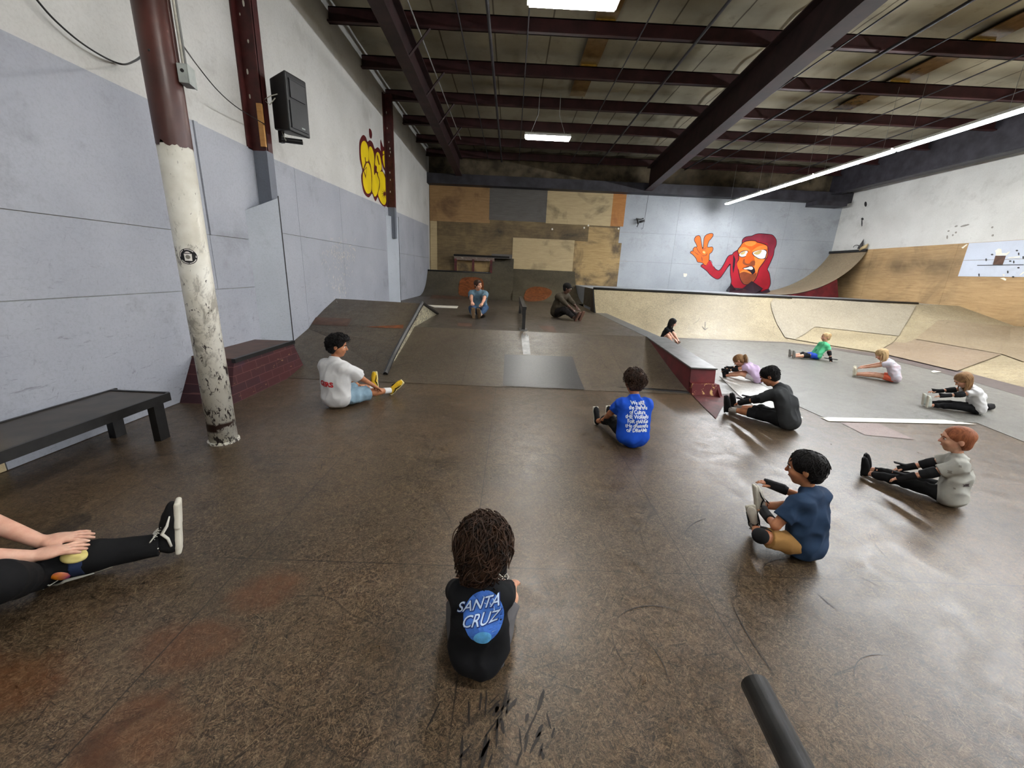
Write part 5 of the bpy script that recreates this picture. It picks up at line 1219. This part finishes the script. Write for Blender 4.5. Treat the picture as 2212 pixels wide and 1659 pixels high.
def fw_rot(dx, dy): return math.atan2(-dx, dy)
# print lettering projected onto a shirt's back
def text_mesh(body, size, font=None, shear=0., bold=0., align='CENTER', spacing=1.):
    cu = bpy.data.curves.new('t', 'FONT'); cu.body = body; cu.size = size; cu.align_x = align; cu.shear = shear; cu.offset = bold; cu.resolution_u = 3; cu.space_character = spacing
    o = bpy.data.objects.new('t', cu); COL.objects.link(o); dg = bpy.context.evaluated_depsgraph_get(); me = bpy.data.meshes.new_from_object(o.evaluated_get(dg))
    V = [tuple(v.co) for v in me.vertices]; Fc = [tuple(p.vertices) for p in me.polygons]; bpy.data.objects.remove(o); bpy.data.meshes.remove(me); return V, Fc
def project(name, V, Fc, shirt, cen, ex, ey, dr, mat, off, parent, cuts=.02):
    """flat art (x,y) laid on the shirt: cen + ex*x + ey*y cast along dr (shirt-local)"""
    bm = bmesh.new(); vs = [bm.verts.new((v[0], v[1], 0)) for v in V]
    for f in Fc:
        try: bm.faces.new([vs[i] for i in f])
        except ValueError: pass
    bm.normal_update(); bmesh.ops.triangulate(bm, faces=bm.faces[:])
    for _ in range(4):
        E_ = [e for e in bm.edges if e.calc_length() > cuts]
        if not E_: break
        bmesh.ops.subdivide_edges(bm, edges=E_, cuts=1); bmesh.ops.triangulate(bm, faces=bm.faces[:])
    me = shirt.data; bt = BVHTree.FromPolygons([v.co for v in me.vertices], [tuple(p.vertices) for p in me.polygons])
    out = []; dd = Vector(dr).normalized()
    for v in bm.verts:
        p = Vector(cen+ex*v.co.x+ey*v.co.y)-dd*.6; h, nn, _, _ = bt.ray_cast(p, dd)
        out.append(tuple((h-dd*off) if h is not None else p+dd*.6))
    bm.verts.index_update(); F2 = [tuple(v.index for v in f.verts) for f in bm.faces]; bm.free()
    o = obj(name, out, F2, mat, parent)
    bm = bmesh.new(); bm.from_mesh(o.data)
    for f in bm.faces:
        if f.normal.dot(-dd) < 0: f.normal_flip()
    bm.to_mesh(o.data); bm.free(); return o
PEOPLE = {}
def W2L(loc, rz, p):
    d_ = np.array(p, float)-np.array(loc, float); c, s_ = math.cos(rz), math.sin(rz); return (c*d_[0]+s_*d_[1], -s_*d_[0]+c*d_[1], d_[2])
WH = CM('rubber_white', (214, 210, 196), (180, 176, 160)); BK = CM('canvas_black', (20, 20, 22)); DKS = CM('sole_dark', (38, 36, 36))
WS = CM('lace_white', (220, 218, 208))
# 1 child in the black tee, nearest, seen from behind
loc = (-.07, 1.25, 0); S = 1.0
I = person('child with curly brown hair in a black printed tee sitting nearest the camera, back turned', loc, 0, S, .215, 'light', 'curly', HM('hair_curly_brown', L(20,13,9), L(62,40,26)),
    CM('tee_black', (18, 19, 22), (26, 27, 31)), CM('shorts_grey', (92, 90, 92)), lean=(0, 16), head=(-8, 30, -3), hands=[(-.15, .40, .09), (.16, .36, .12)], feet=[(-.09, .43, .045), (.09, .43, .045)],
    sleeve=.62, pant=.9, shoes=(BK, WH, WS), det=.0065, seed=11, knees=[(-.5, 0, .8), (.5, 0, .8)], wr=.008, loose=.95, shw=.082)
PEOPLE['front'] = I
sh = I['shirt']; bc = I['P1']+I['l2']*.05*S; ex = np.array([1., 0, 0]); ey = nrm(I['l2']+np.array([0, -.1, .3]))
dr = np.array([0, 1., -.35])
M['pr_blue'] = plain('print_mid_blue', L(70, 118, 206), .6, .2, .12, 30); M['pr_navy'] = plain('print_navy', L(34, 54, 120), .6, .2, .05); M['pr_light'] = plain('print_pale_blue', L(206, 226, 250), .6, .2, .03); M['pr_sky'] = plain('print_sky_blue', L(96, 172, 226), .6, .2, .1, 40)
ov = [(.052*math.cos(a)+.012, .062*math.sin(a)-.002) for a in np.linspace(0, 6.283, 33)[:-1]]
ovF = [tuple(range(32))]
PS = 1.5; ov = [(x*PS, y*PS*1.05) for x, y in ov]; bc = bc+ey*.012
project('printed_disc', ov, ovF, sh, bc, ex, ey, dr, M['pr_blue'], .0022, sh)
rs_ = np.random.RandomState(4)
for k in range(16):
    a = rs_.uniform(-1.1, 1.4); r_ = rs_.uniform(.034, .056); c_ = (.012+r_*math.cos(a), r_*math.sin(a)*1.1); l_ = .024; b_ = a+1.2; c_ = (c_[0]*PS*.8, c_[1]*PS*.8)
    project('print_stroke', [(c_[0], c_[1]), (c_[0]+.004, c_[1]+.002), (c_[0]+l_*math.cos(b_), c_[1]+l_*math.sin(b_))], [(0, 1, 2)], sh, bc, ex, ey, dr, M['pr_light' if k % 2 else 'pr_navy'], .0029, sh)
for txt, y, x in (('SANTA', .016, -.006), ('CRUZ', -.022, .002)):
    for mt_, bo, of, dx in (('pr_navy', .0035, .0034, .0015), ('pr_light', .0004, .0042, 0)):
        V, Fc = text_mesh(txt, .056, shear=.35, bold=bo*.8, spacing=.95); V = [(v[0]*.95+x+dx, v[1]*1.1+y*1.5+v[0]*.22-dx, 0) for v in V]
        project('print_lettering', V, Fc, sh, bc, ex, ey, dr, M[mt_], of, sh, .012)
pl_ = [(.018+.034*math.cos(a), -.078+.026*math.sin(a)) for a in np.linspace(0, 6.283, 21)[:-1]]
project('print_blot', pl_, [tuple(range(20))], sh, bc, ex, ey, dr, M['pr_sky'], .005, sh)
obj('neck_tag', *box(-.008, .008, -.002, .002, -.010, .012), M['tapewhite'], sh).location = tuple(I['NB']-I['l2']*.035*S+np.array([-.03, -.052*S, 0]))
# 2 blue tee, printed back
loc = (1.24, 3.56, 0); S = 1.2; rz = .10
I = person('boy in a bright blue tee with white lettering on the back', loc, rz, S, .235, 'tan', 'thick', HR['dkbrown'], CM('tee_blue', (24, 78, 190), (18, 60, 160)), CM('trousers_black', (20, 20, 22)),
    lean=(4, 16), head=(-6, 14, 0), feet=[(-.17, .53, .05), (-.02, .55, .05)], hands=[(-.18, .32, .16), (.12, .36, .14)], knees=[(-.2, 0, 1), (.2, 0, 1)], pant=1.6, sleeve=.6, shoes=(BK, WH), det=.0075, seed=21, loose=1.06)
PEOPLE['blue'] = I
bc = I['P1']+I['l2']*.03*S; ey = nrm(I['l2']+np.array([0, -.05, .1])); rs_ = np.random.RandomState(5)
M['print_white'] = plain('print_white', L(226,232,240), .7, .2, .03)
lines = ['We aRE', 'the ShaPeRs', 'of Culture', 'tHE WoRkeRs', 'FoR chANGe', 'tHe dReameRs', 'oF DReAMs']
for i, tx in enumerate(lines):
    V, Fc = text_mesh(tx, .046, bold=.0012, spacing=.92); V = [(v[0]*(.86 if len(tx) > 9 else .95)+.004*math.sin(i*2.), v[1]*1.1+.098-.043*i+.0022*math.sin(v[0]*160+i*2), 0) for v in V]
    project('print_lettering', V, Fc, I['shirt'], bc, ex, ey, np.array([0, 1., -.2]), M['print_white'], .0025, I['shirt'], .02)
# 3 grey shirt boy with pads, side on
loc = (3.20, 4.20, 0); rz = fw_rot(-.66, .72); S = 1.27
f1 = W2L(loc, rz, (2.74, 4.66, .06)); f2_ = W2L(loc, rz, (2.86, 4.80, .06))
I = person('boy in a charcoal long shirt with black pads reaching for his black shoes', loc, rz, S, .225, 'tan', 'short', HR['black'], CM('shirt_charcoal', (54, 56, 58), (40, 42, 44)), CM('shorts_black', (20, 20, 22)),
    lean=(12, 40), head=(4, 22, 0), feet=[f1, f2_], hands=[(f1[0]-.02, f1[1]-.13, .17), (f2_[0]+.0, f2_[1]-.20, .20)], knees=[(-.1, 0, 1), (.1, 0, 1)], sleeve=.95, pant=1., shoes=(BK, DKS, CM('lace_black', (14, 14, 15))), socks=CM('sock_grey', (168, 164, 158)), pads=('knee', 'elbow', 'wrist'), det=.0075, seed=31)
PEOPLE['grey'] = I
# 4 navy tee boy
loc = (1.83, 2.03, 0); rz = fw_rot(-.42, .9); S = 1.06
f1 = W2L(loc, rz, onz(1632, 1142, .06)); f2_ = W2L(loc, rz, onz(1650, 1092, .16)); h1_ = W2L(loc, rz, onz(1655, 1112, .20)); h2_ = W2L(loc, rz, onz(1672, 1050, .28))
I = person('boy in a navy tee and tan shorts holding his white and black trainer', loc, rz, S, .215, 'tan', 'short', HR['black'], CM('tee_navy', (38, 58, 84), (30, 46, 70)), CM('shorts_tan', (160, 122, 72), (140, 104, 60)),
    lean=(0, 17), head=(22, 6, 0), feet=[f1, f2_], hands=[h1_, h2_], knees=[(-1, 0, .35), (1, 0, .35)], sleeve=.7, pant=.85, shoes=(CM('trainer_white', (196, 192, 180), (160, 156, 146)), WH, CM('lace_black', (14, 14, 15)), BK), pads=('wrist', 'knee'), det=.0068, seed=41, toeup=[(-.3, .2, 1), (-.1, .25, 1.)], loose=1.03)
PEOPLE['navy'] = I
# 5 red-haired boy
loc = (3.44, 2.70, 0); rz = fw_rot(-.66, .66); S = 1.0
f1 = W2L(loc, rz, (3.10, 3.10, .05)); f2_ = W2L(loc, rz, (3.20, 3.17, .05))
I = person('red-haired boy in a pale grey patterned tee with legs stretched out', loc, rz, S, .205, 'light', 'buzz', HR['red'], None or CM('tee_pale', (178, 178, 170), (150, 150, 146)), CM('trousers_black', (20, 20, 22)),
    lean=(-2, 12), head=(10, 4, 0), feet=[f1, f2_], hands=[(-.13, .27, .16), (.12, .28, .15)], knees=[(-.2, 0, 1), (.2, 0, 1)], sleeve=.65, pant=1.9, shoes=(BK, BK), pads=('elbow', 'wrist'), det=.0068, seed=51, loose=1.1)
PEOPLE['tee'] = I
tdr = np.array(W2L((0, 0, 0), rz, (loc[0], loc[1], -.35))); tdr = nrm(tdr*np.array([1, 1, .5])); tex_ = nrm(np.cross(tdr, (0, 0, 1)))
for i, (cx_, cy_, s_) in enumerate(((.05, -.06, .022), (-.03, .03, .018), (.07, .05, .012), (-.06, -.03, .012), (.02, .09, .012), (-.005, -.095, .01))):
    P = [(cx_+s_*math.cos(a)*(1 if k % 2 else .5), cy_+s_*math.sin(a)*(.9 if k % 2 else .6)) for k, a in enumerate(np.linspace(0, 6.283, 9)[:-1])]
    project('print_shape', P, [tuple(range(8))], I['shirt'], I['P1']+I['l2']*.03*S, tex_, I['l2'], tdr, M['m_dark'] if i in (0, 3) else M['st_grey'], .0022, I['shirt'])
# 6 teenager in the white tee
loc = (-1.94, 4.32, 0); rz = fw_rot(.34, .94); S = 1.38
f1 = W2L(loc, rz, (-1.70, 5.03, .07)); f2_ = W2L(loc, rz, (-1.42, 4.91, .06))
YE = CM('shoe_yellow', (214, 176, 44), (190, 150, 30)); 
I = person('teenager in a white tee and light blue jean shorts with yellow and black shoes', loc, rz, S, .24, 'tan', 'top', HR['black'], CM('tee_white', (214, 214, 214), (190, 190, 192)), CM('denim_light', (142, 168, 184), (112, 140, 160)),
    lean=(-4, 12), side=-2, head=(-52, 6, 0), feet=[f1, f2_], hands=[(f1[0]-.02, f1[1]-.33, .15), (f2_[0]-.02, f2_[1]-.36, .17)], knees=[(-.5, 0, 1), (.5, 0, 1)], sleeve=.85, pant=1., shoes=(YE, CM('sole_cream', (226, 214, 160)), None, BK), socks=CM('sock_white', (224, 224, 224)), det=.0075, seed=61, loose=1.05, flare=1.25, toeup=[(-.15, .1, 1), (.55, .4, .7)])
PEOPLE['white'] = I
V, Fc = text_mesh('GERS', .075, bold=.004, spacing=1.); V = [(v[0]*1.05-.02, v[1]-.12+v[0]*-.05, 0) for v in V]
M['print_red'] = plain('print_red', L(186,34,40), .6, .3, .1, 60)
project('print_lettering', V, Fc, I['shirt'], I['P1']+I['l2']*.04*S, ex, I['l2'], np.array([0, 1., -.1]), M['print_red'], .0025, I['shirt'])
# 7 man in the blue tee on the deck, facing the camera
loc = (-.78, 10.12, .505); rz = math.pi-.10; S = 1.6
f1 = W2L(loc, rz, (-.70, 9.42, .57)); f2_ = W2L(loc, rz, (-.86, 9.40, .57))
I = person('man in a blue tee and jeans on the rear deck holding his shoe soles', loc, rz, S, .235, 'light', 'short', HR['dkbrown'], CM('tee_slate', (96, 120, 134), (76, 98, 112)), CM('jeans', (58, 82, 112), (46, 66, 94)),
    lean=(12, 30), head=(48, 2, 0), feet=[f1, f2_], hands=[(f1[0]-.03, f1[1]-.0, .30), (f2_[0]+.03, f2_[1]-.0, .30)], knees=[(-.7, 0, .8), (.7, 0, .8)], sleeve=.6, pant=1.85, shoes=(BK, CM('sole_tan', (120, 98, 74)), None, WS), det=.011, seed=71)
# 8 man with cap
loc = (1.22, 10.35, .505); rz = fw_rot(.62, -.66); S = 1.62
f1 = W2L(loc, rz, (1.70, 9.80, .57)); f2_ = W2L(loc, rz, (1.58, 9.72, .57))
I = person('man in dark clothes and a black cap on the rear deck beside the short rail', loc, rz, S, .235, 'dark', 'cap', HR['black'], CM('shirt_olive', (62, 54, 42), (50, 44, 34)), CM('trousers_dark', (32, 28, 28)),
    lean=(14, 30), head=(34, 2, 0), feet=[f1, f2_], hands=[(f1[0]-.03, f1[1]-.05, .26), (f2_[0]+.03, f2_[1]-.05, .26)], knees=[(-.4, 0, 1), (.4, 0, 1)], sleeve=1.5, pant=1.9, shoes=(CM('shoe_brown', (60, 46, 40)), CM('sole_brown', (104, 76, 64))), det=.011, seed=81)
gl = I['H']; bd = I['body']
obj('glasses', *J(tube([gl(-.2, .43, .05), gl(-.06, .46, .05)], .03*.235, 6), tube([gl(.06, .46, .05), gl(.2, .43, .05)], .03*.235, 6)), M['eyew'], bd)
# 9 black-haired girl in bowl
loc = (3.93, 9.98, 0); rz = fw_rot(.55, -.5); S = 1.12
person('girl with long black hair in a black tee hugging her knees in the bowl', loc, rz, S, .205, 'pale', 'long', HR['black'], CM('tee_black', (18, 19, 22)), CM('shorts_dark', (30, 28, 30)),
    lean=(10, 24), head=(34, 10, 0), feet=[(-.05, .30, .05), (.08, .28, .05)], hands=[(-.04, .36, .12), (.10, .34, .14)], knees=[(-.6, 0, .8), (.6, 0, .8)], sleeve=.55, pant=.6, shoes=(CM('shoe_taupe', (120, 96, 84)), CM('sole_taupe', (140, 116, 104))), det=.011, seed=91)
# 10 girl in lavender
loc = (4.10, 6.26, 0); rz = fw_rot(-.62, .55); S = .98
person('blond girl in a lavender tee folded forward beside the red ledge', loc, rz, S, .20, 'light', 'pony', HR['ltbrown'], CM('tee_lavender', (206, 184, 214), (186, 164, 198)), CM('shorts_white', (200, 196, 200)),
    lean=(26, 72), head=(0, 22, 0), feet=[(-.09, .45, .05), (.09, .45, .05)], hands=[(-.10, .48, .13), (.10, .50, .14)], sleeve=.4, pant=.7, shoes=(BK, DKS), pads=('elbow', 'wrist'), det=.0095, seed=101)
# 11 boy in mint
loc = (6.86, 8.66, 0); rz = fw_rot(-.98, .08); S = 1.02
person('boy in a mint green tee leaning back on his hands with blue shorts', loc, rz, S, .20, 'light', 'buzz', HR['blond'], CM('tee_mint', (98, 200, 148), (80, 180, 130)), CM('shorts_blue', (36, 70, 170)),
    lean=(-26, -18), head=(-8, 12, 0), feet=[(-.08, .50, .05), (.06, .52, .05)], hands=[(-.20, -.20, .03), (.20, -.22, .03)], elbow=(.2, .9), sleeve=.6, pant=.7, shoes=(CM('shoe_greyrun', (110, 108, 104)), CM('sole_greyrun', (150, 148, 142))), pads=('knee', 'elbow', 'wrist'), det=.010, seed=111, knees=[(-.1, 0, 1), (.1, 0, 1)])
# 12 girl in orange shorts
loc = (6.80, 6.72, 0); rz = fw_rot(-.70, .68); S = 1.06
person('blond girl in orange shorts reaching to her feet, long ponytail down her back', loc, rz, S, .20, 'light', 'long', HR['blond'], CM('tee_pastel', (196, 176, 184), (170, 190, 200)), CM('shorts_orange', (236, 112, 84)),
    lean=(12, 46), head=(0, 20, 0), feet=[(-.07, .54, .05), (.06, .55, .05)], hands=[(-.10, .50, .17), (.10, .50, .17)], sleeve=.5, pant=.55, shoes=(CM('shoe_cream', (206, 200, 180)), CM('sole_cream2', (220, 216, 200))), det=.0095, seed=121, knees=[(-.1, 0, 1), (.1, 0, 1)])
# 13 girl in white
loc = (6.36, 5.06, 0); rz = fw_rot(-.86, .42); S = 1.0
person('girl with long light brown hair in a white tee and black leggings at the right', loc, rz, S, .20, 'light', 'long', HR['ltbrown'], CM('tee_white', (214, 214, 214)), CM('leggings', (20, 20, 22)),
    lean=(8, 42), head=(0, 26, 0), feet=[(-.07, .52, .05), (.06, .53, .05)], hands=[(-.10, .44, .20), (.10, .46, .21)], sleeve=.6, pant=1.9, shoes=(CM('shoe_white2', (206, 212, 204)), WH), pads=('elbow', 'wrist'), det=.0085, seed=131, knees=[(-.1, 0, 1), (.1, 0, 1)])
gd = onz(2137, 886); t = thing('wrist_guard', 'black wrist guard lying on the grey floor behind the girl in the white tee', 'pad', tuple(gd), .3)  # added in place of the arm of a child mostly hidden here
B = Blob(.008); B.flat((-.13, 0, .05), (.03, 0, .05), .045, .04, .01); B.rbox((-.04, 0, .088), np.eye(3), (.07, .025, .008), .006, .01); add('cuff', B, CM('pad_black', (22, 22, 24)), t)
B = Blob(.006); B.flat((-.20, 0, .05), (-.12, 0, .05), .03, .03, .01); add('strap', B, CM('strap_green', (70, 92, 50)), t)
# 14 person at the left edge: legs and forearms in view
loc = (-2.46, 1.29, 0); rz = fw_rot(.79, .61); S = 1.74
f1 = W2L(loc, rz, (-1.80, 1.81, .10)); f2_ = W2L(loc, rz, onz(88, 1248, .06))
hl_ = [W2L(loc, rz, onz(88, 1170, .255)), W2L(loc, rz, onz(66, 1203, .250))]
I = person('person in black trousers at the left edge, hands on a knee pad, wearing a high-top', loc, rz, S, .23, 'pale', 'short', HR['brown'], CM('tee_black', (18, 19, 22)), CM('trousers_black', (14, 14, 16)),
    lean=(-2, 10), head=(0, 10, 0), feet=[f1, f2_], hands=hl_, knees=[(-.1, 0, 1), (.8, 0, .55)], sleeve=.5, pant=1.99, shoes=(BK, WH, WS, WS), det=.0045, hightop=True, seed=141, toeup=[(-.05, .12, 1), (.3, 1, .2)], wr=.004,
    handspec=[((.05, 1, -.10), .16), ((-.08, 1, -.10), .16)], elbow=(.1, .5))
PEOPLE['edge'] = I
K0 = I['K'][0]; t = I['t']; d_ = nrm(I['A'][0]-K0)
kc = np.array(W2L(loc, rz, onz(163, 1199, .185))); B = Blob(.005); B.ell(kc, frame((0, 1, -.2), (.35, 0, 1)), (.044, .052, .024), .01); add('knee_cap', B, CM('cap_yellow', (226, 212, 140), (210, 190, 110)), t)
B = Blob(.005); q = np.array(W2L(loc, rz, onz(168, 1228, .10))); q = K0+d_*((q-K0)@d_); B.flat(q-d_*.02, q+d_*.03, .083, .080, .01); add('pad_strap', B, CM('strap_navy', (40, 52, 84), (30, 38, 60)), t)
B = Blob(.005); pk = W2L(loc, rz, onz(126, 1238, .12)); B.ell(pk, frame((.2, 1, -.9), (0, 0, 1)), (.026, .048, .03), .01)
s = N('orange_purple_pad'); gx = s.noise(9, 2); M['opp'] = s.out(s.mix(s.ramp(gx, .42, .6), L(236,140,30), L(120,40,90)), .4, .5); add('pad_shell', B, M['opp'], t)
# ------------------------------------------------------------------ world and output look
w = bpy.data.worlds.new('world'); sc.world = w; w.use_nodes = True
w.node_tree.nodes['Background'].inputs[0].default_value = (.6, .62, .65, 1); w.node_tree.nodes['Background'].inputs[1].default_value = .03
sc.view_settings.view_transform = 'Standard'; sc.view_settings.look = 'None'; sc.view_settings.gamma = 1.0
sc.view_settings.exposure = EXPO; sc.view_settings.use_curve_mapping = False
sc.cycles.use_denoising = True; sc.cycles.use_light_tree = False
sc.cycles.max_bounces = 4; sc.cycles.diffuse_bounces = 3; sc.cycles.glossy_bounces = 2; sc.cycles.transmission_bounces = 1
sc.cycles.use_adaptive_sampling = True; sc.cycles.adaptive_threshold = .06
sc.cycles.caustics_reflective = False; sc.cycles.caustics_refractive = False
